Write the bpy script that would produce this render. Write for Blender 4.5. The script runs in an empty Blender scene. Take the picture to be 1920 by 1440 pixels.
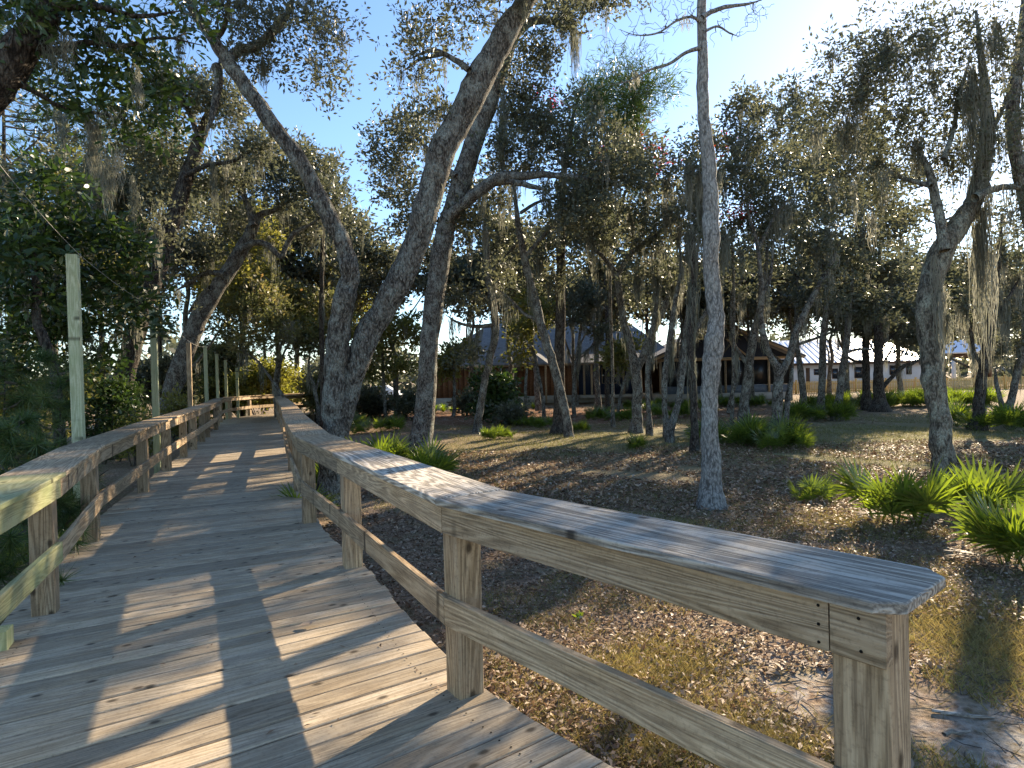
import bpy, bmesh, math, random
import numpy as np
from mathutils import Matrix, Vector
rng = np.random.RandomState(7)
random.seed(7)
scene = bpy.context.scene
COL = scene.collection
R_ = math.radians

# ------------------------------------------------------------------ camera
FPX, PIT, ROL, EYE = 1166.0, -0.0114, 0.0243, 1.57      # focal length in photo pixels, pitch, roll, eye height over the deck
cam_d = bpy.data.cameras.new('camera'); cam = bpy.data.objects.new('camera', cam_d); COL.objects.link(cam)
cam_d.sensor_width = 36.0; cam_d.lens = 36.0 * FPX / 1920.0
cam_d.clip_start = 0.05; cam_d.clip_end = 3000.0
_r0 = Vector((1, 0, 0)); _f = Vector((0, math.cos(PIT), math.sin(PIT))); _u0 = Vector((0, -math.sin(PIT), math.cos(PIT)))
_r = _r0 * math.cos(ROL) - _u0 * math.sin(ROL); _u = _r0 * math.sin(ROL) + _u0 * math.cos(ROL)
cam.matrix_world = Matrix(((_r.x, _u.x, -_f.x, 0), (_r.y, _u.y, -_f.y, 0), (_r.z, _u.z, -_f.z, EYE), (0, 0, 0, 1)))
scene.camera = cam

def ray(px, py):
    x = (px - 960) / FPX; y = -(py - 720) / FPX
    c, s = math.cos(ROL), math.sin(ROL)
    x, y = c * x + s * y, -s * x + c * y
    return np.array([x, math.cos(PIT) - y * math.sin(PIT), math.sin(PIT) + y * math.cos(PIT)])
def U(px, py, D):
    d = ray(px, py); return np.array([0, 0, EYE]) + d * (D / d[1])
def G(px, py, z=-0.4):
    d = ray(px, py); return np.array([0, 0, EYE]) + d * ((z - EYE) / d[2])

# ------------------------------------------------------------------ world, sun, exposure
_s = ray(1846, 6); SUN = Vector(_s).normalized()
SUN_EL = math.asin(SUN.z); SUN_AZ = math.atan2(SUN.x, SUN.y)
world = bpy.data.worlds.new('World'); scene.world = world; world.use_nodes = True
wn = world.node_tree; wn.nodes.clear()
sky = wn.nodes.new('ShaderNodeTexSky'); sky.sky_type = 'NISHITA'; sky.sun_disc = False
sky.sun_elevation = SUN_EL; sky.sun_rotation = SUN_AZ
sky.air_density = 1.0; sky.dust_density = 0.18; sky.ozone_density = 3.5
bg = wn.nodes.new('ShaderNodeBackground'); bg.inputs['Strength'].default_value = 0.098
wo = wn.nodes.new('ShaderNodeOutputWorld')
wn.links.new(sky.outputs[0], bg.inputs['Color']); wn.links.new(bg.outputs[0], wo.inputs['Surface'])
sd = bpy.data.lights.new('sun', 'SUN'); sd.energy = 5.0; sd.angle = R_(0.53); sd.color = (1.0, 0.83, 0.60)
sun = bpy.data.objects.new('sun', sd); COL.objects.link(sun)
sun.rotation_euler = SUN.to_track_quat('Z', 'Y').to_euler()
vs = scene.view_settings
scene.display_settings.display_device = 'sRGB'
vs.view_transform = 'Standard'; vs.look = 'None'; vs.exposure = 1.55; vs.gamma = 1.0; vs.use_curve_mapping = False
scene.render.engine = 'CYCLES'
scene.cycles.use_adaptive_sampling = True; scene.cycles.adaptive_threshold = 0.012
scene.cycles.max_bounces = 4; scene.cycles.diffuse_bounces = 2; scene.cycles.glossy_bounces = 2
scene.cycles.transmission_bounces = 4; scene.cycles.transparent_max_bounces = 8
scene.cycles.caustics_reflective = False; scene.cycles.caustics_refractive = False
scene.cycles.use_denoising = True; scene.cycles.denoiser = 'OPENIMAGEDENOISE'; scene.cycles.denoising_input_passes = 'RGB_ALBEDO_NORMAL'; scene.cycles.denoising_prefilter = 'NONE'
scene.cycles.sample_clamp_indirect = 6.0

# ------------------------------------------------------------------ object helpers
WM = {}
def thing(name, label, cat, loc, group=None):
    o = bpy.data.objects.new(name, None); COL.objects.link(o); o.empty_display_size = 0.2
    o.location = loc; WM[o.name] = Matrix.Translation(Vector(loc))
    tag(o, label, cat, group); return o
def tag(o, label=None, cat=None, group=None, kind=None):
    if label: o['label'] = label
    if cat: o['category'] = cat
    if group: o['group'] = group
    if kind: o['kind'] = kind
    return o
def add(name, me, mat=None, parent=None, M=None):
    o = bpy.data.objects.new(name, me); COL.objects.link(o)
    M = M if M is not None else Matrix.Identity(4)
    WM[o.name] = M
    if mat is not None and len(me.materials) == 0: me.materials.append(mat)
    if parent is not None:
        o.parent = parent; o.matrix_local = WM[parent.name].inverted() @ M
    else:
        o.matrix_world = M
    return o
def T(p): return Matrix.Translation(Vector(p))
def np_mesh(name, V, quads=None, tris=None, smooth=False, tint=None):
    V = np.asarray(V, dtype=np.float32).reshape(-1, 3)
    me = bpy.data.meshes.new(name)
    q = np.zeros((0, 4), np.int32) if quads is None or len(quads) == 0 else np.asarray(quads, np.int32).reshape(-1, 4)
    t = np.zeros((0, 3), np.int32) if tris is None or len(tris) == 0 else np.asarray(tris, np.int32).reshape(-1, 3)
    me.vertices.add(len(V)); me.vertices.foreach_set('co', V.ravel())
    nl = q.size + t.size; me.loops.add(nl)
    me.loops.foreach_set('vertex_index', np.concatenate([q.ravel(), t.ravel()]).astype(np.int32))
    me.polygons.add(len(q) + len(t))
    st = np.concatenate([np.arange(len(q)) * 4, q.size + np.arange(len(t)) * 3]).astype(np.int32)
    me.polygons.foreach_set('loop_start', st)
    me.update(calc_edges=True)
    if smooth: me.polygons.foreach_set('use_smooth', np.ones(len(q) + len(t), bool))
    if tint is not None:
        a = me.attributes.new('tint', 'FLOAT', 'FACE'); a.data.foreach_set('value', np.asarray(tint, np.float32))
    return me

class Geo:
    def __init__(s): s.V = []; s.Q = []; s.Tr = []; s.tint = []; s.n = 0
    def put(s, V, Q=None, Tr=None):
        V = np.asarray(V, float).reshape(-1, 3)
        if Q is not None and len(Q): s.Q.append(np.asarray(Q, int).reshape(-1, 4) + s.n)
        if Tr is not None and len(Tr): s.Tr.append(np.asarray(Tr, int).reshape(-1, 3) + s.n)
        s.V.append(V); s.n += len(V)
    def box(s, c, sz, rz=0.0):
        x, y, z = [v / 2 for v in sz]
        P = np.array([(-x, -y, -z), (x, -y, -z), (x, y, -z), (-x, y, -z), (-x, -y, z), (x, -y, z), (x, y, z), (-x, y, z)])
        c_, s_ = math.cos(rz), math.sin(rz)
        P = np.stack([P[:, 0] * c_ - P[:, 1] * s_, P[:, 0] * s_ + P[:, 1] * c_, P[:, 2]], 1) + np.array(c)
        s.put(P, [(0, 3, 2, 1), (4, 5, 6, 7), (0, 1, 5, 4), (1, 2, 6, 5), (2, 3, 7, 6), (3, 0, 4, 7)])
    def tube(s, P, rad, sides=6, cap=True, lump=0.0):
        P = np.asarray(P, float); n = len(P)
        tg = np.gradient(P, axis=0); tg /= np.linalg.norm(tg, axis=1, keepdims=True) + 1e-9
        a = np.cross(tg[0], (0.3, 1, 0.2)); a /= np.linalg.norm(a) + 1e-9
        A = np.zeros_like(P); B = np.zeros_like(P)
        for i in range(n):
            a = a - tg[i] * a.dot(tg[i]); a /= np.linalg.norm(a) + 1e-9
            A[i] = a; B[i] = np.cross(tg[i], a)
        th = np.linspace(0, 2 * np.pi, sides, endpoint=False)
        rr = np.asarray(rad, float)[:, None] * np.ones(sides)
        if lump: rr = rr * (1 + lump * rng.randn(n, sides))
        V = P[:, None, :] + rr[:, :, None] * (A[:, None, :] * np.cos(th)[None, :, None] + B[:, None, :] * np.sin(th)[None, :, None])
        i = np.arange(n - 1)[:, None] * sides; j = np.arange(sides)[None, :]; k = (j + 1) % sides
        Q = np.stack([i + j, i + k, i + sides + k, i + sides + j], -1).reshape(-1, 4)
        V = V.reshape(-1, 3)
        Tr = None
        if cap:
            V = np.vstack([V, P[-1]]); m = len(V) - 1; b = (n - 1) * sides
            Tr = np.array([(b + q, b + (q + 1) % sides, m) for q in range(sides)])
        s.put(V, Q, Tr)
    def mesh(s, name, smooth=False, tint=None, off=(0, 0, 0)):
        V = np.vstack(s.V) if s.V else np.zeros((0, 3))
        return np_mesh(name, V - np.array(off), np.vstack(s.Q) if s.Q else None, np.vstack(s.Tr) if s.Tr else None, smooth, tint)

def frame(p0, p1, up=(0, 0, 1)):
    """matrix with local x along p0->p1, local z near up, origin at p0"""
    x = (Vector(p1) - Vector(p0)).normalized(); u = Vector(up)
    y = u.cross(x).normalized(); z = x.cross(y)
    return Matrix(((x.x, y.x, z.x, p0[0]), (x.y, y.y, z.y, p0[1]), (x.z, y.z, z.z, p0[2]), (0, 0, 0, 1)))
def chamfer_poly(poly, z0, z1, b):
    """prism over a convex polygon (local xy, ccw) with chamfered top and bottom edges, as verts and faces"""
    P = np.asarray(poly, float); n = len(P)
    e = np.roll(P, -1, 0) - P; e /= np.linalg.norm(e, axis=1, keepdims=True)
    nr = np.stack([-e[:, 1], e[:, 0]], 1)
    I = np.zeros_like(P)
    for i in range(n):
        a, c = nr[i - 1], nr[i]; m = a + c; I[i] = P[i] + m * (b / max(0.3, 1 + a.dot(c)))
    rings = [np.c_[I, np.full(n, z0)], np.c_[P, np.full(n, z0 + b)], np.c_[P, np.full(n, z1 - b)], np.c_[I, np.full(n, z1)]]
    V = np.vstack(rings); F = []
    for r in range(3):
        for j in range(n):
            k = (j + 1) % n; F.append((r * n + j, r * n + k, r * n + n + k, r * n + n + j))
    F.append(tuple(range(n - 1, -1, -1))); F.append(tuple(range(3 * n, 4 * n)))
    return V, F
def py_mesh(name, V, F):
    me = bpy.data.meshes.new(name); me.from_pydata([tuple(v) for v in V], [], F); me.update(); return me
def bar(name, p0, p1, w, t, mat, parent, up=(0, 0, 1), b=0.004, wob=0.0):
    """a board from p0 to p1 (centre line), w wide across, t thick along up"""
    L = (Vector(p1) - Vector(p0)).length
    V, F = chamfer_poly([(0, -w / 2), (L, -w / 2), (L, w / 2), (0, w / 2)], -t / 2, t / 2, b)
    return add(name, py_mesh(name, V, F), mat, parent, frame(p0, p1, up))
def slab(name, poly, z0, z1, mat, parent, axis, b=0.004):
    """a flat board whose plan outline is poly (world xy, ccw); local x lies along axis"""
    c = np.mean(poly, 0); a = math.atan2(axis[1], axis[0]); ca, sa = math.cos(-a), math.sin(-a)
    L = [((p[0] - c[0]) * ca - (p[1] - c[1]) * sa, (p[0] - c[0]) * sa + (p[1] - c[1]) * ca) for p in poly]
    ar = sum(L[i][0] * L[(i + 1) % len(L)][1] - L[(i + 1) % len(L)][0] * L[i][1] for i in range(len(L)))
    if ar < 0: L = L[::-1]
    zm = (z0 + z1) / 2
    V, F = chamfer_poly(L, z0 - zm, z1 - zm, b)
    return add(name, py_mesh(name, V, F), mat, parent, Matrix.Translation((c[0], c[1], zm)) @ Matrix.Rotation(a, 4, 'Z'))

# ------------------------------------------------------------------ materials
class NT:
    def __init__(s, name):
        s.m = bpy.data.materials.new(name); s.m.use_nodes = True; s.t = s.m.node_tree; s.t.nodes.clear()
        s.out = s.t.nodes.new('ShaderNodeOutputMaterial')
    def n(s, typ, **kw):
        nd = s.t.nodes.new('ShaderNode' + typ)
        for k, v in kw.items():
            if k in nd.inputs.keys():
                try: nd.inputs[k].default_value = v
                except Exception: s.t.links.new(v, nd.inputs[k])
            else: setattr(nd, k, v)
        return nd
    def l(s, a, b): s.t.links.new(a, b)
    def coord(s, kind='Object', scale=(1, 1, 1), offset=None):
        tc = s.n('TexCoord'); mp = s.n('Mapping'); mp.inputs['Scale'].default_value = scale
        s.l(tc.outputs[kind], mp.inputs['Vector'])
        if offset is not None: s.l(offset, mp.inputs['Location'])
        return mp.outputs[0]
    def noise(s, vec, scale, detail=4, rough=0.55, dist=0.0):
        nd = s.n('TexNoise'); nd.inputs['Scale'].default_value = scale; nd.inputs['Detail'].default_value = detail
        nd.inputs['Roughness'].default_value = rough; nd.inputs['Distortion'].default_value = dist
        s.l(vec, nd.inputs['Vector']); return nd.outputs['Fac']
    def ramp(s, fac, stops, interp='LINEAR'):
        nd = s.n('ValToRGB'); cr = nd.color_ramp; cr.interpolation = interp
        while len(cr.elements) < len(stops): cr.elements.new(0.5)
        for e, (p, c) in zip(cr.elements, stops):
            e.position = p; e.color = (*c, 1) if len(c) == 3 else c
        s.l(fac, nd.inputs[0]); return nd.outputs[0]
    def mix(s, fac, a, b, mode='MIX'):
        nd = s.n('Mix'); nd.data_type = 'RGBA'; nd.blend_type = mode
        for sock, v in ((nd.inputs[0], fac), (nd.inputs[6], a), (nd.inputs[7], b)):
            if hasattr(v, 'is_output'): s.l(v, sock)
            elif isinstance(v, (int, float)): sock.default_value = v
            else: sock.default_value = (*v, 1) if len(v) == 3 else v
        return nd.outputs[2]
    def math(s, op, a, b=None, clamp=False):
        nd = s.n('Math'); nd.operation = op; nd.use_clamp = clamp
        for i, v in enumerate((a, b)):
            if v is None: continue
            if hasattr(v, 'is_output'): s.l(v, nd.inputs[i])
            else: nd.inputs[i].default_value = v
        return nd.outputs[0]
    def bump(s, h, strength=0.4, dist=0.01):
        nd = s.n('Bump'); nd.inputs['Strength'].default_value = strength; nd.inputs['Distance'].default_value = dist
        s.l(h, nd.inputs['Height']); return nd.outputs[0]
    def principled(s, col, rough=0.7, spec=0.3, normal=None, metallic=0.0):
        p = s.n('BsdfPrincipled')
        if hasattr(col, 'is_output'): s.l(col, p.inputs['Base Color'])
        else: p.inputs['Base Color'].default_value = (*col, 1)
        if hasattr(rough, 'is_output'): s.l(rough, p.inputs['Roughness'])
        else: p.inputs['Roughness'].default_value = rough
        p.inputs['Specular IOR Level'].default_value = spec; p.inputs['Metallic'].default_value = metallic
        if normal is not None: s.l(normal, p.inputs['Normal'])
        return p.outputs[0]
    def done(s, sh): s.l(sh, s.out.inputs['Surface']); return s.m

def m_wood(name, dark, mid, light, grey, grey_amt=0.5, grain=1.0, knots=True, green=None, ring=26.0, fcon=1.0, fibc=1.0):
    k = NT(name)
    oi = k.n('ObjectInfo'); cb = k.n('CombineXYZ')
    r = oi.outputs['Random']
    k.l(k.math('MULTIPLY', r, 37.0), cb.inputs[0]); k.l(k.math('MULTIPLY', r, 9.3), cb.inputs[1]); k.l(k.math('MULTIPLY', r, 5.7), cb.inputs[2])
    v = k.coord('Object', (1, 1, 1), cb.outputs[0])
    vs_ = k.n('Mapping'); vs_.inputs['Scale'].default_value = (0.55, 1, 1); k.l(v, vs_.inputs['Vector'])
    vd = k.n('Mapping'); vd.inputs['Scale'].default_value = (0.32, 4.6, 4.6); k.l(v, vd.inputs['Vector'])
    fig = k.noise(vd.outputs[0], 1.0, 3.0, 0.42, 0.5)               # growth rings: contour lines of a field stretched along the board
    band = k.math('ADD', k.math('MULTIPLY', k.math('SINE', k.math('MULTIPLY', fig, ring * 6.0)), 0.5), 0.5)
    band = k.math('POWER', band, 1.6)
    vf = k.n('Mapping'); vf.inputs['Scale'].default_value = (7, 150, 150); k.l(v, vf.inputs['Vector'])
    fib = k.noise(vf.outputs[0], 1.0, 4, 0.6)
    vm = k.n('Mapping'); vm.inputs['Scale'].default_value = (1.3, 9, 9); k.l(v, vm.inputs['Vector'])
    big = k.noise(vm.outputs[0], 1.0, 4, 0.6, 0.4)
    g = k.math('ADD', k.math('ADD', k.math('MULTIPLY', band, 0.26 * fcon), k.math('MULTIPLY', fib, 0.75 * fibc)), 0.10 - .06 * fcon + .375 * (1 - fibc))
    col = k.ramp(g, [(0.30, dark), (0.50, mid), (0.70, light)])
    gm = k.math('MULTIPLY', k.ramp(big, [(0.3, (0, 0, 0)), (0.72, (1, 1, 1))]), grey_amt)
    col = k.mix(gm, col, k.ramp(g, [(0.30, tuple(c * 0.42 for c in grey)), (0.68, grey)]))
    sp = k.noise(v, 55, 3, 0.7); col = k.mix(k.math('MULTIPLY', k.ramp(sp, [(.52, (0, 0, 0)), (.72, (1, 1, 1))]), .35), col, tuple(c * .5 for c in dark))
    stn = k.noise(v, 2.4, 4, 0.65); col = k.mix(k.math('MULTIPLY', k.ramp(stn, [(.50, (0, 0, 0)), (.70, (1, 1, 1))]), .38), col, tuple(c * 1.1 for c in dark))
    # board-to-board tone
    tone = k.math('ADD', k.math('MULTIPLY', r, 0.50), 0.75)
    hs = k.n('HueSaturation'); k.l(col, hs.inputs['Color']); k.l(tone, hs.inputs['Value']); col = hs.outputs[0]
    if green is not None:
        col = k.mix(k.math('MULTIPLY', k.ramp(k.noise(v, 3.0, 3), [(0.4, (0, 0, 0)), (0.65, (1, 1, 1))]), 0.5), col, green)
    h = k.math('ADD', k.math('MULTIPLY', band, 0.5 * fcon), fib)
    if knots:
        vk = k.n('Mapping'); vk.inputs['Scale'].default_value = (3.6, 6.0, 6.0); k.l(v, vk.inputs['Vector'])
        vo = k.n('TexVoronoi'); vo.voronoi_dimensions = '2D'; vo.inputs['Scale'].default_value = 1.0; vo.inputs['Randomness'].default_value = 1.0; k.l(vk.outputs[0], vo.inputs['Vector'])
        kk = k.ramp(vo.outputs['Distance'], [(0.05, (1, 1, 1)), (0.13, (0, 0, 0))])
        sel = k.ramp(k.noise(vk.outputs[0], 0.45, 1), [(0.5, (0, 0, 0)), (0.56, (1, 1, 1))])
        col = k.mix(k.math('MULTIPLY', k.math('MULTIPLY', kk, sel), 0.85), col, tuple(c * 0.25 for c in dark))
        # long checks and splits
        vc = k.n('Mapping'); vc.inputs['Scale'].default_value = (1.6, 60, 60); k.l(v, vc.inputs['Vector'])
        ck = k.ramp(k.noise(vc.outputs[0], 1.0, 2, 0.5), [(0.70, (0, 0, 0)), (0.78, (1, 1, 1))])
        col = k.mix(k.math('MULTIPLY', ck, 0.75), col, tuple(c * 0.3 for c in dark))
        h = k.math('SUBTRACT', h, k.math('MULTIPLY', ck, 1.2))
    return k.done(k.principled(col, 0.68, 0.25, k.bump(h, 0.55 * grain, 0.004)))

def m_bark(name, dark, mid, light, lichen, lich_amt=0.5, scale=1.0, ridge=1.0):
    k = NT(name)
    v = k.coord('Object', (1, 1, 0.38))
    vo = k.n('TexVoronoi'); vo.feature = 'F1'; vo.inputs['Scale'].default_value = 26 * scale
    wv = k.noise(v, 9 * scale, 4, 0.6)
    ad = k.n('VectorMath'); ad.operation = 'ADD'
    sc = k.n('VectorMath'); sc.operation = 'SCALE'; sc.inputs['Scale'].default_value = 0.12 / scale
    nc = k.n('TexNoise'); nc.inputs['Scale'].default_value = 14 * scale; nc.inputs['Detail'].default_value = 3; k.l(v, nc.inputs['Vector'])
    k.l(nc.outputs['Color'], sc.inputs[0]); k.l(v, ad.inputs[0]); k.l(sc.outputs[0], ad.inputs[1]); k.l(ad.outputs[0], vo.inputs['Vector'])
    fine = k.noise(v, 60 * scale, 4, 0.7)
    g = k.math('ADD', k.math('MULTIPLY', vo.outputs['Distance'], 0.85), k.math('MULTIPLY', fine, 0.45))
    col = k.ramp(g, [(0.28, light), (0.55, mid), (0.88, dark)])
    v2 = k.coord('Object', (1, 1, 0.7))
    lm = k.ramp(k.noise(v2, 5.5, 6, 0.72), [(0.47, (0, 0, 0)), (0.60, (1, 1, 1))])
    lm2 = k.ramp(fine, [(0.40, (0, 0, 0)), (0.58, (1, 1, 1))])
    col = k.mix(k.math('MULTIPLY', k.math('MULTIPLY', lm, lm2), lich_amt), col, lichen)
    h = k.math('SUBTRACT', k.math('MULTIPLY', fine, 0.5), vo.outputs['Distance'])
    return k.done(k.principled(col, 0.9, 0.12, k.bump(h, 0.9 * ridge, 0.03)))

def m_leaf(name, stops, trans=0.35, rough=0.42, spec=0.45, tcol=None):
    """stops: colours along the per-leaf tint; thin leaf letting some light through"""
    k = NT(name)
    at = k.n('Attribute'); at.attribute_name = 'tint'
    col = k.ramp(at.outputs['Fac'], stops)
    p = k.principled(col, rough, spec)
    tr = k.n('BsdfTranslucent')
    hs = k.n('HueSaturation'); hs.inputs['Saturation'].default_value = 1.15; hs.inputs['Value'].default_value = 1.5 if tcol is None else tcol
    k.l(col, hs.inputs['Color']); k.l(hs.outputs[0], tr.inputs['Color'])
    mx = k.n('MixShader'); mx.inputs[0].default_value = trans
    k.l(p, mx.inputs[1]); k.l(tr.outputs[0], mx.inputs[2])
    return k.done(mx.outputs[0])
def m_plain(name, col, rough=0.7, spec=0.3, var=0.25, scale=6.0, bump=0.2, metallic=0.0, vec=(1, 1, 1)):
    k = NT(name); v = k.coord('Object', vec)
    nz = k.noise(v, scale, 6, 0.65)
    c = k.ramp(nz, [(0.25, tuple(x * (1 - var) for x in col)), (0.75, tuple(min(1, x * (1 + var)) for x in col))])
    return k.done(k.principled(c, rough, spec, k.bump(nz, bump, 0.01), metallic))

W_deck = m_wood('weathered_deck_wood', (.18, .13, .08), (.42, .325, .21), (.60, .48, .325), (.55, .495, .41), 0.5, 0.9, fcon=.5, fibc=.6)
W_rail = m_wood('weathered_rail_wood', (.145, .09, .046), (.38, .265, .148), (.55, .40, .24), (.51, .415, .305), 0.42, 1.0, fcon=.8, fibc=.85)
W_cap = m_wood('silvered_cap_wood', (.085, .066, .05), (.33, .28, .21), (.57, .50, .40), (.58, .53, .46), 0.60, 1.5, ring=24.0, fcon=1.15)
W_new = m_wood('new_treated_wood', (.27, .25, .11), (.42, .40, .20), (.54, .51, .29), (.45, .44, .27), 0.3, 0.6, green=(.36, .40, .17))
W_post = m_wood('pale_green_post_wood', (.27, .27, .14), (.42, .42, .25), (.52, .52, .34), (.47, .48, .34), 0.4, 0.5, green=(.36, .42, .22))
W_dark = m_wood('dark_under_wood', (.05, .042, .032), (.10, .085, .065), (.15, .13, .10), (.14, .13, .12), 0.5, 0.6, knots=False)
W_cedar = m_wood('reddish_cladding_wood', (.09, .04, .022), (.15, .07, .035), (.21, .10, .05), (.25, .13, .07), 0.3, 0.6, knots=False)
W_trim = m_wood('tan_porch_wood', (.22, .15, .09), (.36, .27, .17), (.46, .36, .24), (.38, .32, .25), 0.3, 0.5, knots=False)
B_oak = m_bark('oak_bark', (.038, .032, .026), (.155, .135, .11), (.33, .30, .255), (.43, .45, .385), 0.75, 1.4, 1.2)
B_lich = m_bark('lichened_bark', (.05, .045, .035), (.17, .15, .115), (.30, .28, .225), (.42, .43, .33), 0.95, 1.3)
B_pale = m_bark('pale_grey_bark', (.10, .095, .085), (.27, .255, .23), (.42, .40, .365), (.46, .47, .42), 0.5, 1.5, 0.6)
B_dark = m_bark('dark_plated_bark', (.02, .016, .013), (.075, .06, .048), (.16, .135, .11), (.24, .25, .21), 0.35, 1.1, 1.2)
B_twig = m_plain('twig_bark', (.12, .10, .08), 0.9, 0.1, 0.35, 20)
B_red = m_plain('reddish_twig', (.20, .13, .10), 0.85, 0.1, 0.35, 20)
L_oak = m_leaf('oak_leaves', [(0.0, (.050, .056, .036)), (0.45, (.086, .092, .056)), (0.80, (.130, .130, .077)), (0.94, (.170, .155, .088)), (1.0, (.20, .145, .088))], 0.40, 0.45, 0.45, 1.6)
L_olive = m_leaf('olive_leaves', [(0.0, (.075, .085, .028)), (0.5, (.15, .15, .045)), (0.85, (.23, .21, .06)), (1.0, (.30, .19, .06))], 0.5, 0.45, 0.4)
L_autumn = m_leaf('autumn_leaves', [(0.0, (.07, .085, .035)), (0.5, (.13, .135, .055)), (0.8, (.20, .165, .07)), (1.0, (.27, .14, .07))], 0.45, 0.45, 0.4)
L_red = m_leaf('red_leaves', [(0.0, (.16, .02, .018)), (0.6, (.30, .035, .03)), (1.0, (.40, .07, .04))], 0.45, 0.45, 0.4)
L_mag = m_leaf('broad_glossy_leaves', [(0.0, (.022, .042, .013)), (0.5, (.045, .075, .02)), (0.86, (.085, .12, .028)), (0.95, (.20, .21, .045)), (1.0, (.28, .20, .05))], 0.32, 0.36, 0.5)
L_yel = m_leaf('yellow_green_leaves', [(0.0, (.10, .11, .03)), (0.5, (.18, .18, .045)), (1.0, (.27, .25, .065))], 0.45, 0.45, 0.4)
L_pine = m_leaf('pine_needles', [(0.0, (.035, .065, .02)), (0.5, (.065, .11, .03)), (0.85, (.11, .15, .04)), (1.0, (.20, .18, .06))], 0.30, 0.4, 0.5)
L_palm = m_leaf('palmetto_fronds', [(0.0, (.05, .075, .02)), (0.5, (.11, .15, .03)), (0.88, (.19, .235, .04)), (1.0, (.30, .25, .08))], 0.5, 0.32, 0.7)
L_lime = m_leaf('lime_grass', [(0.0, (.15, .24, .03)), (0.6, (.25, .34, .05)), (1.0, (.36, .40, .08))], 0.45, 0.45, 0.4)
L_moss = m_leaf('spanish_moss', [(0.0, (.13, .135, .105)), (0.5, (.22, .22, .17)), (1.0, (.32, .31, .25))], 0.45, 0.85, 0.1, 1.15)
L_litter = m_leaf('leaf_litter', [(0.0, (.085, .052, .033)), (0.35, (.23, .145, .09)), (0.7, (.40, .285, .19)), (1.0, (.60, .50, .38))], 0.15, 0.6, 0.25, 1.1)
L_straw = m_leaf('straw_grass', [(0.0, (.16, .13, .05)), (0.4, (.30, .24, .10)), (0.8, (.42, .34, .15)), (1.0, (.20, .26, .06))], 0.35, 0.6, 0.2, 1.15)
L_turf = m_leaf('thin_lawn', [(0.0, (.10, .10, .04)), (0.4, (.17, .16, .065)), (0.75, (.28, .235, .105)), (1.0, (.15, .19, .05))], 0.35, 0.6, 0.2, 1.2)
M_metal = m_plain('galvanised_screw', (.22, .21, .20), 0.4, 0.5, 0.2, 30, 0.1, 0.7)
M_hole = m_plain('dark_hole', (.012, .010, .008), 0.9, 0.1)
M_cable = m_plain('pale_cable', (.42, .40, .36), 0.6, 0.3)
M_navy = m_plain('navy_siding', (.018, .028, .058), 0.6, 0.3, 0.15, 3)
M_found = m_plain('concrete_plinth', (.36, .34, .30), 0.9, 0.2, 0.2, 3)
M_door = m_plain('grey_green_door', (.13, .14, .125), 0.5, 0.3, 0.1)
M_screen = m_plain('dark_screen', (.012, .014, .018), 0.35, 0.5, 0.2)
M_glass = m_plain('window_glass', (.02, .025, .03), 0.08, 0.8, 0.1, 2, 0.02)
M_white = m_plain('white_render', (.72, .66, .60), 0.8, 0.2, 0.06, 2)
M_brown = m_plain('brown_boards', (.12, .065, .035), 0.7, 0.2, 0.25, 4)
M_metroof = m_plain('pale_metal_roof', (.50, .55, .62), 0.30, 0.5, 0.06, 1.2, 0.05, 0.35)
M_pick = m_plain('yellow_pine_pickets', (.66, .43, .15), 0.65, 0.25, 0.2, 8)
M_van = m_plain('white_paint', (.75, .75, .74), 0.35, 0.4, 0.03)
def m_shingle(name, a, b):
    k = NT(name); v = k.coord('Object', (1, 1, 1))
    br = k.n('TexBrick'); br.inputs['Scale'].default_value = 1.0; br.inputs['Brick Width'].default_value = 0.45; br.inputs['Row Height'].default_value = 0.2
    br.inputs['Mortar Size'].default_value = 0.012; br.inputs['Color1'].default_value = (*a, 1); br.inputs['Color2'].default_value = (*b, 1)
    br.inputs['Mortar'].default_value = (*[c * 0.45 for c in a], 1); k.l(v, br.inputs['Vector'])
    nz = k.noise(v, 40, 4, 0.7)
    c = k.mix(0.5, br.outputs[0], k.ramp(nz, [(0.3, tuple(x * .6 for x in a)), (0.75, tuple(x * 1.3 for x in b))]))
    return k.done(k.principled(c, 0.9, 0.15, k.bump(nz, 0.5, 0.02)))
M_shin = m_shingle('grey_shingles', (.17, .165, .16), (.26, .25, .24))
M_shinb = m_shingle('dark_shingles', (.085, .09, .105), (.13, .135, .155))

# ------------------------------------------------------------------ ground
def ground_z(x, y):
    x = np.asarray(x, float); y = np.asarray(y, float)
    return (-0.40 + 0.035 * np.sin(x * 0.9 + 0.7 * np.sin(y * 0.6)) * np.cos(y * 0.7) + 0.02 * np.sin(x * 2.7 + y * 1.9)
            + 0.10 * np.sin(x * 0.13 + 1.0) * np.sin(y * 0.11) * np.clip(y / 20, 0, 1))
def axis_pts(lo, hi, c, n, k=3.2):
    t = np.linspace(-1, 1, n); s = np.sinh(k * t) / np.sinh(k)
    return np.where(s < 0, c + (c - lo) * s, c + (hi - c) * s)
gx = axis_pts(-420, 420, 2, 170, 5.2); gy = axis_pts(-60, 620, 7, 170, 5.2)
GX, GY = np.meshgrid(gx, gy); GZ = ground_z(GX, GY) + 0.006 * rng.randn(*GX.shape)
nx = len(gx); ii, jj = np.meshgrid(np.arange(len(gy) - 1), np.arange(nx - 1), indexing='ij'); a = ii * nx + jj
gm = np_mesh('ground', np.stack([GX, GY, GZ], -1).reshape(-1, 3), np.stack([a, a + 1, a + nx + 1, a + nx], -1).reshape(-1, 4), smooth=True)
k = NT('forest_floor'); v = k.coord('Object')
fine = k.noise(v, 34, 6, 0.75); med = k.noise(v, 3.0, 5, 0.65); big = k.noise(v, 0.45, 4, 0.6)
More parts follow.
